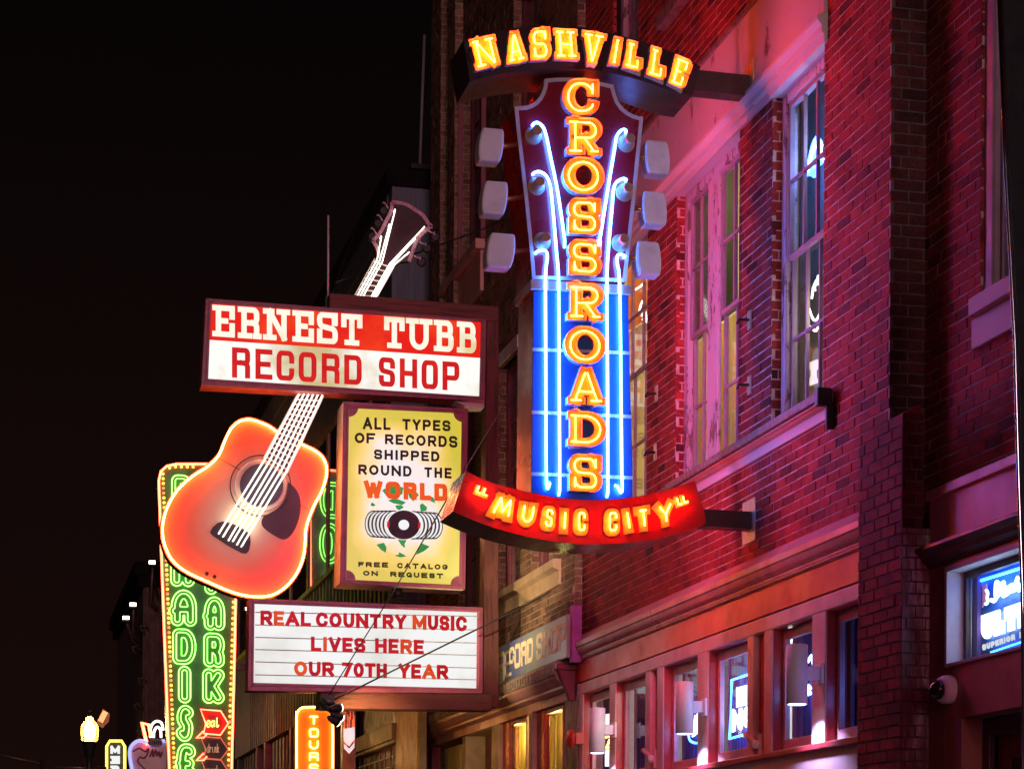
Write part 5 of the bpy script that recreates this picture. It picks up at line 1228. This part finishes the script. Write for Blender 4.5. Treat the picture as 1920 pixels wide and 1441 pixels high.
# three pointing boards on the green sign
def pointer(y0, y1, on, word, wm, x0=376, x1=428):
    h = y1-y0; t = thing('pointer_board', {'eat':'lit red arrow board reading eat on the green sign','drink':'unlit dark arrow board reading drink below the red one','rock':'lowest brown arrow board at the foot of the green sign'}[word], 'sign', tuple(onY((x0+x1)/2, y1, YD-.12)), 'arrow boards on the green sign')
    o = [(x0,y0),(x1-14,y0+3),(x1,y0+h*.55),(x1-15,y1),(x0+6,y1-3),(x0+10,y0+h*.55)]
    s = MB(); s.prism([onY(x, y, YD-.1) for x, y in o], (0,.04,0)); s.build('board', paint('arrow board '+word, (.55,.03,.03) if on else (.10,.06,.06), .4, .2), t)
    s = MB(); s.tube([onY(x, y, YD-.13) for x, y in o], .014, 6, closed=True); s.build('edge_neon', M['neon_red'] if on else glow('dim red tube', (.5,.06,.02)), t)
    L = {'e':[(0,.5),(.8,.6),(.7,.95),(.3,1),(0,.6),(.1,.1),(.5,0),(.9,.3)],'a':[(.9,.9),(.4,1),(0,.5),(.3,0),(.8,.4),(.9,1),(.85,.1),(1,.1)],'t':[(.4,1.5),(.35,.2),(.6,0),(.9,.3)],'d':[(.9,.9),(.4,1),(0,.5),(.3,0),(.8,.4),(1,1.6),(.85,.1),(1,.1)],'r':[(0,1),(.2,.9),(.1,0),(.3,.7),(.7,1),(.9,.8)],'i':[(.2,1),(.3,.1),(.6,.1)],'n':[(0,1),(.1,0),(.3,.8),(.7,1),(.7,.1),(1,.1)],'k':[(.1,1.6),(.1,0),(.2,.5),(.8,1),(.3,.5),(.9,0)],'o':[(.5,1),(0,.6),(.3,0),(.9,.3),(.8,.9),(.5,1)],'c':[(.9,.8),(.5,1),(0,.5),(.4,0),(.9,.2)]}
    n = len(word); a = x0+12; wd = (x1-16-a)/n; s = MB()
    for i, ch in enumerate(word): s.tube(smooth([onY(a+wd*(i+.85*u), y0+h*.68-v*h*.24, YD-.13) for u, v in L[ch]], 4), .009 if on else .008, 6)
    s.build('script', wm, t)
pointer(1329, 1377, True, 'eat', M['neon_green']); pointer(1380, 1424, False, 'drink', glow('dim script', (.30,.12,.05))); pointer(1420, 1466, False, 'rock', glow('dim script two', (.25,.12,.05)))
# red tail flashes beside the boards
s = MB()
for y in (1377, 1419): s.tube([onY(a, b, YD-.13) for a, b in ((382,y-8),(368,y+6),(382,y+5),(388,y-2))], .014, 6)
s.build('red_flash', M['neon_red'], ps)
s = MB(); c = onY(440, 1250, YD+.25); s.box(c.x, 5.3, YD+.2, YD+.3, c.z-.06, c.z+.06); c = onY(440, 900, YD+.25); s.box(c.x, 5.3, YD+.2, YD+.3, c.z-.06, c.z+.06); s.build('arm', M['black'], ps)

# ================================================================== farther down the street
fb = thing('far_brick_building', 'narrow dark brick building end behind the green sign', 'building', (onY(285, 1441, 58).x, 60, 0))
x0 = onY(268, 1200, 58).x; zt = onY(280, 1080, 58).z
s = MB(); s.box(x0, 9, 58, 70, 0, zt)
for k in range(4): a = x0+.05+.28*k; s.box(a, a+.10, 57.9, 57.999, 0, zt-.3)
s.build('wall', [paint('dark red brown far brick', (.10, .045, .035), .8, .4, 4)], fb)
s = MB(); s.box(x0-.25, 9, 57.7, 70.2, zt, zt+.35); s.box(x0-.15, 9, 57.8, 70.1, zt-.3, zt-.001); s.build('cornice', M['matte_black'], fb)
rd = random.Random(2)
for k in range(5):                                         # scrolled brackets down its corner
    y = 1180+k*50+rd.uniform(-6,6); c = onY(263+rd.uniform(-7, 10)*(1 if k < 10 else .4), y, 57.7); s = MB(); s.tube([c, c+Vector((-.10,0,.06)), c+Vector((-.14,0,.18)), c+Vector((-.02,0,.2)), c+Vector((.1,0,.1))], .025, 6); s.build('scroll_ornament', M['brown_dark'], fb)
for i, (x, y, lx, ly, lb) in enumerate(((285,1054,296,1120,'white floodlight mounted highest on the dark brick corner'),(249,1133,262,1180,'white floodlight mounted second highest on the dark brick corner'),(236,1158,262,1190,'white floodlight mounted lowest on the dark brick corner'))):
    c = onY(x, y, 57); fl = thing('floodlight', lb, 'floodlight', tuple(c), 'floodlights on the dark corner'); e = onY(lx, ly, 57.6)
    s = MB(); s.tube([c+Vector((0,.1,-.05)), (c+e)/2+Vector((-.05,0,.25)), e], .03, 6); s.tube([c+Vector((.03,.1,-.1)), e+Vector((-.2,0,-.15)), e+Vector((0,0,-.3))], .05, 6); s.build('arm', M['dark_metal'], fl)
    s = MB(); s.box(c.x-.11, c.x+.11, 56.95, 57.15, c.z-.10, c.z+.07); s.build('housing', M['black'], fl, bevel=.02)
    s = MB(); s.box(c.x-.08, c.x+.08, 56.93, 56.949, c.z-.038, c.z+.04); s.build('lens', M['lamp_white'], fl)
# pink sign and tall sign beyond
YQ = 52.0
pk = thing('pink_lobed_sign', 'pink rounded sign with blue outline and red zigzag, half behind the green sign', 'neon sign', tuple(onY(280, 1441, YQ)))
o = [(312,1460),(250,1460),(243,1432),(240,1410),(244,1396),(256,1386),(270,1386),(283,1392),(296,1390),(312,1386)]
s = MB(); s.prism([onY(x, y, YQ) for x, y in o], (0,.3,0)); s.build('panel', paint('pink enamel', (.78, .42, .52), .4, .2, 3), pk)
s = MB(); s.tube([onY(x, y, YQ-.05) for x, y in smooth(inflate(o, -3)[1:], 3)], .045, 6); s.build('outline_neon', glow('pale blue tube', (.35,.42,1.1)), pk)
s = MB(); s.tube([onY(x, y, YQ-.05) for x, y in ((276,1396),(266,1353),(279,1358),(283,1380))], .04, 6); s.build('zigzag_neon', M['neon_red'], pk)
s = MB(); s.tube([onY(x, y, YQ-.05) for x, y in smooth([(282,1382),(282,1366),(287,1355),(295,1351),(303,1355),(306,1368)], 4)], .03, 6); s.tube([onY(x, y, YQ-.05) for x, y in smooth([(288,1382),(289,1370),(295,1362),(301,1368),(302,1382)], 4)], .03, 6); s.build('arch_neon', M['neon_pale'], pk)
s = MB(); s.prism([onY(291+14*math.cos(t), 1391+8*math.sin(t), YQ-.1) for t in [math.pi*k/12 for k in range(24)]], (0,.04,0)); ov = s.build('oval_plate', paint('purple oval', (.30,.14,.30), .4), pk)
s = MB(); row(s, SANS, 'FAMOUS', quadY([(280,1387),(302,1387),(302,1395),(280,1395)], YQ-.105), .010, 0, .002, .3); s.build('lettering', M['ink'], ov)
s = MB(); s.tube(smooth([onY(x, y, YQ-.04) for x, y in ((249,1408),(255,1404),(262,1402),(272,1408),(278,1402),(276,1412),(270,1420),(262,1418),(258,1426),(264,1434),(272,1441))], 3), .022, 5); s.tube(smooth([onY(x, y, YQ-.04) for x, y in ((281,1418),(286,1404),(287,1418),(292,1404),(294,1416),(298,1408),(300,1418),(304,1408))], 4), .022, 5); s.build('script', paint('dark rose line', (.30,.06,.10), .4), pk)
YV = 60.0
me = thing('vertical_sign', 'narrow dark sign with white capital letters and yellow neon edge beside the street lamp', 'sign', tuple(onY(217, 1441, YV)))
o = [(200,1470),(200,1398),(206,1388),(228,1388),(234,1398),(234,1470)]
s = MB(); s.prism([onY(x, y, YV) for x, y in o], (0,.8,0)); s.build('panel', paint('dark green sign face', (.03,.04,.015), .4), me)
s = MB(); s.tube([onY(x, y, YV-.06) for x, y in o], .035, 6); s.build('edge_neon', M['neon_yellow'], me)
for ch, y0 in zip('MER', (1397,1416,1434)):
    s = MB(); solid_letter(s, SLAB if ch != 'M' else SANS, ch, quadY([(207,y0),(225,y0),(225,y0+15),(207,y0+15)], YV-.05), .036, 0, .04); s.build('letter', M['lit_white_clean'], me)
# street lamp
YLm = 45.0; c = onY(168, 1390, YLm)
sl_ = thing('street_lamp', 'old fashioned acorn street lamp glowing hot amber before the dark sky', 'street lamp', (c.x, YLm, .0))
s = MB(); s.lathe((c.x, YLm, 0), (0,0,1), [(0,.22),(.3,.2),(.35,.12),(.6,.09),(c.z-.55,.06),(c.z-.35,.055),(c.z-.3,.10),(c.z-.12,.12),(c.z-.02,.16),(c.z,.17)], 16); s.build('pole', M['black'], sl_)
mt, t_, b_ = new_mat('amber lamp globe'); tr_ = N(t_, 'ShaderNodeBsdfTransparent'); mx_ = N(t_, 'ShaderNodeMixShader'); mx_.inputs[0].default_value = .55
b_.inputs['Base Color'].default_value = (.6, .4, .15, 1); b_.inputs['Emission Color'].default_value = (2.6, 1.15, .16, 1); b_.inputs['Emission Strength'].default_value = 1; b_.inputs['Roughness'].default_value = .25
t_.links.new(tr_.outputs[0], mx_.inputs[1]); t_.links.new(b_.outputs[0], mx_.inputs[2]); t_.links.new(mx_.outputs[0], t_.nodes['Material Output'].inputs[0])
s = MB(); s.lathe((c.x, YLm, c.z), (0,0,1), [(0,.13),(.05,.17),(.2,.185),(.33,.175),(.42,.12),(.43,.09),(.50,.075),(.53,.03)], 18); gl_ = s.build('globe', mt, sl_)
s = MB(); s.lathe((c.x, YLm, c.z+.06), (0,0,1), [(0,.05),(.05,.10),(.16,.12),(.26,.10),(.34,.04)], 14); s.build('bulb', M['lamp_hot'], gl_)
s = MB(); s.lathe((c.x, YLm, c.z+.53), (0,0,1), [(0,.05),(.02,.05),(.04,.015),(.10,.012),(.12,.03),(.14,.004)], 10)
for k in range(4): a = math.pi/4+k*math.pi/2; s.tube([(c.x+.175*math.cos(a), YLm+.175*math.sin(a), c.z), (c.x+.2*math.cos(a), YLm+.2*math.sin(a), c.z+.2), (c.x+.13*math.cos(a), YLm+.13*math.sin(a), c.z+.43)], .012, 5)
s.build('cage', M['black'], sl_)
# traffic signal arm and a banner behind the lamp
bn = thing('hanging_banner', 'small tilted amber lit banner just above the street lamp', 'banner', tuple(onY(195, 1345, 48)))
s = MB(); s.prism([onY(x, y, 48) for x, y in ((193,1328),(206,1337),(204,1352),(192,1364),(180,1356))], (0,.05,0)); s.build('cloth', M['brown'], bn); s = MB(); s.bar(onY(188,1352,47.95), onY(198,1333,47.95), .12, .02, up=(0,1,0)); s.build('lit_stripe', M['bulb_amber'], bn); s = MB(); s.tube([onY(181,1360,48.05), onY(196,1326,48.05)], .02, 6); s.build('rod', M['dark_metal'], bn)
ta = thing('mast_arm', 'thin dark signal mast arm crossing behind the lamp pole', 'pole', (onY(80, 1441, 50).x, 50, 0))
s = MB(); a = onY(80, 1425, 50); s.tube([(a.x, 50, 0), (a.x, 50, onY(80,1423,50).z)], .07, 8); s.build('pole', M['black'], ta)
s = MB(); s.tube([onY(-10,1412,50), onY(78,1431,50)], .04, 6); s.tube([onY(100,1437,50), onY(200,1440,50)], .05, 6); s.build('arm', M['dark_metal'], ta)
# ================================================================== small things on the facade
# cylinder wall lamps
def sconce(px, y0, y1, pxe, label):
    Yc = yx((px[0]+px[1])/2, XS-.19); a = onY(px[0], y0, Yc); b = onY(px[1], y1, Yc); r = (b.x-a.x)/2; cx = (a.x+b.x)/2; h = a.z-b.z
    t = thing('wall_lamp', label, 'wall lamp', (cx, Yc, b.z), 'cylinder wall lamps on the storefront')
    s = MB(); s.lathe((cx, Yc, b.z), (0,0,1), [(0,r*.93),(.0005,r),(h-.006,r),(h,r-.006)], 28); s.build('housing', M['white_metal'], t)
    s = MB(); s.lathe((cx, Yc, b.z-.004), (0,0,1), [(0,r*.8),(.0035,r*.86)], 24); s.build('lens', M['neon_cool'], t)
    s = MB(); zc_ = b.z+h*.52; s.box(cx+r*.9, XS-.02, Yc-.035, Yc+.035, zc_-h*.11, zc_+h*.11); s.box(XS-.02, XS-.0005, Yc-.06, Yc+.06, zc_-h*.17, zc_+h*.17); s.build('bracket', M['white_metal'], t, bevel=.004)
    lamp('wall_lamp_beam', 'SPOT', (cx, Yc, b.z-.02), 80, (.38, .45, 1), .03, (cx+.07, Yc, b.z-2), 125, .5)
sconce((1106,1134), 1326, 1411, 1155, 'white cylinder wall lamp next to the red alarm bell')
sconce((1268,1299), 1277, 1375, 1322, 'white cylinder wall lamp in front of the blue ringed neon')
sconce((1476,1513), 1207, 1320, 1542, 'white cylinder wall lamp next to the dark brick pilaster')
# red alarm
c = onX(1070, 1384, 5.585); al = thing('fire_alarm', 'round red alarm bell on a salmon box by the corner post', 'alarm', (c.x, c.y, c.z))
a = onX(1092, 1384, XS); s = MB(); s.box(XS-.08, XS-.0005, a.y-.06, a.y+.06, a.z-.055, a.z+.055); s.build('box', M['red_box'], al, bevel=.005)
s = MB(); s.lathe((XS-.08, a.y, a.z), (-1,0,0), [(0,.03),(.02,.03),(.022,.085),(.035,.092),(.06,.08),(.075,.05),(.08,.01)], 24); s.build('bell', M['red_plastic'], al)
# small pivoting spotlights on the storefront
for px, py, lb in ((1420,1395,'small round pivoting fitting on the red recessed panel'),(1224,1422,'small tilted spotlight low on the red recessed panel')):
    c = onX(px, py, XS); t = thing('pivot_spotlight', lb, 'spotlight', tuple(c), 'pivoting fittings on the storefront')
    s = MB(); s.lathe(c+Vector((-.005,0,0)), (-.5,-.8,0), [(0,.03),(.03,.034),(.05,.03),(.055,.01)], 16); s.build('head', M['white_metal'], t)
    s = MB(); s.box(XS-.01, XS+.055, c.y-.06, c.y-.03, c.z-.08, c.z+.08); s.tube([c+Vector((0,.02,0)), c+Vector((-.04,.16,.09))], .02, 8); s.build('bracket', M['mauve'], t)
# anchor plates on the brick piers
for px, py, lb in ((1409,600,'upper steel anchor plate on the dark pier'),(1409,722,'lower steel anchor plate on the dark pier'),(1234,738,'upper steel anchor plate on the brick pier next to the tall neon sign'),(1232,848,'lower steel anchor plate on the brick pier next to the tall neon sign')):
    c = onX(px, py, W); t = thing('anchor_plate', lb, 'wall plate', (W-.012, c.y, c.z), 'anchor plates on the brick piers')
    s = MB(); s.box(W-.022, W-.012, c.y-.035, c.y+.035, c.z-.07, c.z+.07); s.build('plate', M['steel'], t); s = MB(); s.tube([(W-.022, c.y, c.z), (W-.10, c.y, c.z), (W-.11, c.y+.02, c.z-.03)], .012, 8); s.build('hook', M['black'], t)
# neon beer signs in the windows
def neon_thing(name, label, pts, X, r, mat, plate=None):
    p = [[onX(x, y, X) for x, y in q] for q in pts]; c = sum(p[0], Vector())/len(p[0])
    t = thing(name, label, 'neon sign', tuple(c)); s = MB()
    for q in p: s.tube(q, r, 6)
    s.build('neon_tube', M[mat], t); return t
t = neon_thing('window_neon', 'bright white lettered neon with blue square border in a storefront window', [[(1408,1262),(1372,1274),(1368,1384),(1410,1372)],], 5.78, .012, 'neon_ice')
s = MB(); s.prism([onX(x, y, 5.80) for x, y in ((1380,1288),(1410,1280),(1410,1318),(1380,1326))], (.004,0,0)); s.build('upper_panel', glow('white lit sheet', (1.5,1.6,1.7)), t)
s = MB(); [solid_letter(s, SANS, ch, [onX(x, y, 5.80) for x, y in ((a,1331-b),(a+18,1326-b),(a+18,1366-b),(a,1372-b))], .03, 0, .01, ny=Vector((1,0,0))) for ch, a, b in (('N',1372,0),('G',1392,6))]; s.build('letter', glow('white lit letters', (2.2,2.2,2.1)), t)
t = neon_thing('window_neon', 'blue ring neon with slanted white bars in a storefront window', [smooth([(1291,1376),(1293,1386),(1300,1391),(1308,1392),(1318,1388),(1322,1372)], 4)], 5.78, .010, 'neon_ice')
s = MB()
for dx in (0, 5, 10, 15): s.tube([onX(x, y, 5.77) for x, y in ((1300+dx,1378-dx*.6),(1304+dx,1340-dx),)], .010, 6)
s.tube([onX(x, y, 5.77) for x, y in ((1299,1379),(1312,1368))], .010, 6); s.build('slanted_bars', M['neon_cool'], t)
t = neon_thing('window_neon', 'orange zigzag neon with white glow in the farthest storefront window', [[(1136,1381),(1146,1379),(1137,1401),(1148,1399)]], 5.78, .011, 'neon_amber')
s = MB()
for py, h_ in ((1350,12),(1420,16)): s.prism([onX(x, y, 5.80) for x, y in ((1134,py-h_),(1150,py-h_-2),(1150,py+h_),(1134,py+h_))], (.004,0,0))
s.build('white_panel', glow('white glow sheet', (1.6,1.55,1.5)), t)
t = neon_thing('window_neon', 'blue white neon letters behind the nearest wall lamp', [[(1514,1240),(1522,1228),(1526,1248)],[(1513,1285),(1513,1300)],[(1516,1284),(1521,1290),(1516,1293),(1521,1299),(1515,1300)]], 5.78, .012, 'neon_cool')
s = MB(); s.tube([onX(x, y, 5.79) for x, y in ((1508,1305),(1524,1298))], .010, 6); s.build('blue_line', M['neon_ice'], t)
for y_, z_, e_ in ((yx(1390, 5.78), zx(1390, 1330, 5.78), 3), (yx(1305, 5.78), zx(1305, 1370, 5.78), 2.5), (yx(1518, 5.78), zx(1518, 1290, 5.78), 2.5), (13.35, zx(1600, 1300, 5.78), 2)): lamp('window_neon_light', 'POINT', (5.80, y_, z_), e_, (.12, .28, 1), .06)
lamp('window_neon_light', 'POINT', (W+.28, 14.5, zx(1530, 290, W+.28)), 7, (.45, .7, 1), .06); lamp('window_neon_light', 'POINT', (W+.28, 14.45, zx(1530, 600, W+.28)), 5, (1, .92, .75), .06)
# upper window signs
t = neon_thing('window_neon', 'blazing blue white neon high in the sash window beside the red wall', [smooth([(1512,330),(1518,300),(1526,268),(1534,258),(1538,280),(1532,320),(1526,330)], 4), smooth([(1520,330),(1528,290),(1540,272)], 4), [(1524,320),(1544,300)]], W+.24, .016, 'neon_ice')
s = MB(); s.tube(smooth([onX(x, y, W+.235) for x, y in ((1518,322),(1524,292),(1532,270),(1538,270),(1534,310))], 4), .018, 6); s.build('white_core', glow('blue white core', (7,9,12)), t)
t = neon_thing('window_neon', 'white arched neon lettering low in the sash window beside the red wall', [smooth([(1522,560),(1525,540),(1532,524),(1541,516)], 4), smooth([(1516,575),(1526,600),(1536,590),(1540,560)], 4), smooth([(1520,612),(1530,620),(1538,600)], 4)], W+.24, .009, 'neon_white')
s = MB()
for i, ch in enumerate('NNES'):
    x = 1522+i*4.6; y = 548-i*11; solid_letter(s, SANS, ch, [onX(a, b, W+.24) for a, b in ((x,y-9),(x+6,y-13),(x+7,y-3),(x+1,y+1))], .008, 0, .006, ny=Vector((1,0,0)))
s.build('letter', glow('white neon letters', (2,1.9,1.6)), t)
s = MB(); s.prism([onX(x, y, W+.25) for x, y in ((1515,680),(1536,672),(1536,690),(1530,694),(1530,706),(1536,716),(1514,724),(1514,712),(1520,706),(1520,694),(1515,692))], (.006,0,0)); s.build('white_plaque', glow('lit cream plaque', (1.0,.85,.55)), t)
t = neon_thing('window_neon', 'orange red neon reflection built as glowing shapes in the sash window behind the tall sign', [smooth([(1186,545),(1196,540),(1206,532),(1212,520)], 4), smooth([(1198,588),(1202,570),(1208,562),(1208,580),(1203,592)], 4), smooth([(1205,600),(1210,585),(1212,604)], 4)], W+.30, .010, 'neon_white')
s = MB(); s.prism([onX(x, y, W+.34) for x, y in ((1176,505),(1216,480),(1216,595),(1176,620))], (.01,0,0)); s.build('orange_reflection', backlit('painted orange reflection', (1.0,.20,.02), (.8,.10,.02), 1, 3), t)  # glowing sheet stands in for the orange neon reflection in the glass
s = MB(); s.prism([onX(x, y, W+.34) for x, y in ((1176,626),(1216,600),(1216,680),(1176,700))], (.01,0,0)); s.build('red_sheet', backlit('lit red cream sheet', (.5,.12,.06), (.62,.42,.22), 1, 5), t)
# beer neon in the near window
XB = XL+.22
t = thing('window_neon', 'blue neon beer sign with white script in the window above the dome camera', 'neon sign', tuple(onX(1880, 1180, XB)))
def scr(pts): return smooth([onX(x, y, XB-.02) for x, y in pts], 4)
s = MB()
for q in ([(1858,1124),(1866,1124),(1872,1096),(1868,1092),(1868,1120),(1878,1096),(1882,1092),(1880,1116),(1888,1112)], [(1888,1098),(1886,1114),(1892,1108)], [(1900,1096),(1894,1098),(1893,1108),(1900,1106)], [(1900,1108),(1908,1082),(1904,1106),(1910,1094),(1910,1106),(1918,1098)]): s.tube(scr(q), .012, 6)
s.tube(scr([(1849,1106),(1852,1110),(1851,1120),(1852,1128),(1848,1132)]), .009, 6)
s.build('script', M['neon_cool'], t)
s = MB(); row(s, BLOCK, 'ULTRA', [onX(x, y, XB) for x, y in ((1838,1154),(1960,1112),(1960,1160),(1840,1200))], .04, 0, .01, .06, ny=Vector((1,0,0))); s.build('glowing_word', glow('white hot word', (2.6,2.6,2.5)), t)
s = MB(); row(s, SANS, 'SUPERIOR LIGHT', [onX(x, y, XB-.01) for x, y in ((1841,1208),(1948,1172),(1948,1183),(1842,1219))], .0075, 0, .004, .25, ny=Vector((1,0,0))); s.build('caption', M['lit_white_clean'], t)
s = MB(); s.prism([onX(x, y, XB-.012) for x, y in ((1842,1098),(1850,1094),(1850,1130),(1846,1126),(1842,1138))], (.004,0,0)); s.build('red_ribbon', glow('lit red ribbon', (.35,.02,.02)), t)
s = MB(); s.prism([onX(x, y, XB+.03) for x, y in ((1822,1080),(1960,1040),(1960,1215),(1822,1244))], (.01,0,0)); s.build('back_plate', paint('blue sign plate', (.05,.16,.5), .4, .2), t)
s = MB(); s.tube([onX(x, y, XB) for x, y in ((1826,1092),(1960,1050))], .010, 6); s.tube([onX(x, y, XB) for x, y in ((1858,1222),(1960,1188))], .006, 6); s.build('blue_tube', M['neon_ice'], t)
# shop spotlights at the end of the bottom beam
c = onY(632, 1322, YE+.02)
t = thing('beam_spotlights', 'cluster of small lit spotlights at the end of the bottom timber beam', 'spotlight', tuple(c))
s = MB(); p0 = onY(606, 1310, YE-.02); s.tube([p0, onY(626,1322,YE-.45)], .03, 8); s.tube([onY(600,1318,YE-.02), onY(630,1340,YE-.45)], .022, 8); s.box(p0.x-.03, p0.x+.12, YE-.06, YE+.05, p0.z-.12, p0.z+.04); s.build('bracket', M['black'], t)
for (x, y, dx, dz_) in ((638,1326,.7,.12),(640,1345,.7,-.25),(633,1354,.6,-.3)):
    q = onY(x, y, YE-.48); d = Vector((dx, .35, dz_)).normalized(); s = MB(); s.lathe(q-d*.14, d, [(0,.016),(.03,.032),(.09,.044),(.14,.046)], 14); h_ = s.build('spot_head', M['black'], t)
    s = MB(); s.lathe(q+d*.001, d, [(0,.04),(.006,.042)], 14); s.build('lens', M['lamp_white'], h_)
lamp('beam_spot', 'SPOT', tuple(onY(652, 1318, YE-.5)), 200, (1, .78, .42), .05, (5.5, 22.0, 4.9), 76, 1)
lamp('beam_spot', 'SPOT', tuple(onY(650, 1352, YE-.5)), 80, (1, .62, .25), .05, (5.3, 25.5, 3.6), 80, .7)
lamp('added_board_spot', 'SPOT', (.6, 9.0, 6.4), 5200, (1, .82, .55), .15, (5.5, 22.1, 4.9), 9, .8)  # added unseen spot, lifts the signboard out of the post's shadow
lamp('box_soffit_glow', 'POINT', (onY(884, 960, YE+.2).x, YE+.25, onY(884, 960, YE+.2).z), 9, (1, .80, .45), .05)
# cables
def cable(label, pts, r=.008, sag=0):
    P = [Vector(p) for p in pts]; s = MB(); Q = []
    for a, b in zip(P[:-1], P[1:]):
        n = max(2, int((b-a).length/.25))
        for k in range(n): t = k/n; q = a.lerp(b, t); q.z -= sag*4*t*(1-t); Q.append(q)
    Q.append(P[-1]); s.tube(Q, r, 6); return tag(s.build('cable', M['cable'], None), label, 'cable', None)
e0 = onY(612, 1318, YE-.03)
cable('thick black stay cable with turnbuckle from the bottom beam to the tan brick wall', [e0, onX(990, 1132, XR-.05), onX(1033, 1108, XR)], .009)
cable('thin black wire rising from the bottom beam past the shipping sign to the lower banner', [e0+Vector((0,0,.05)), onY(738, 1108, YE-.4), onY(868, 884, 15.6)], .006)
cable('thin wire from the lower banner up to the brick wall behind the tall sign', [onY(868, 884, 15.62), onX(975, 712, XR)], .005)
cable('wire slanting over the guitar headstock to the tall sign', [onY(628, 530, YE+.2), onX(905, 430, XR-.2), onX(960, 405, XR)], .009)
cable('long thin wire rising from the top beam to the dark roof', [onY(622, 552, YE+.2), onX(765, 160, XR)], .007)
t = thing('flag_pole', 'thin bare pole on the clad building roof', 'pole', tuple(onY(787, 320, 30))); s = MB(); s.tube([onY(787,320,30), onY(796,66,30)], .022, 8); s.build('pole', M['pale_border'], t); c = onY(787, 318, 30); s = MB(); s.box(c.x-.14, c.x+.2, 29.9, 30.2, c.z-.02, c.z+.05); s.build('base', M['dark_metal'], t)
t = thing('antenna_pole', 'thin upright pole behind the long red and white sign', 'pole', tuple(onY(615, 555, YE+.3))); s = MB(); s.tube([onY(615,560,YE+.3), onY(615.5,404,YE+.3)], .012, 6); s.build('pole', M['pale_border'], t); c = onY(615,560,YE+.3); s = MB(); s.box(c.x-.03, c.x+.03, c.y-.03, c.y+.03, c.z-.14, c.z+.02); s.build('socket', M['black'], t)
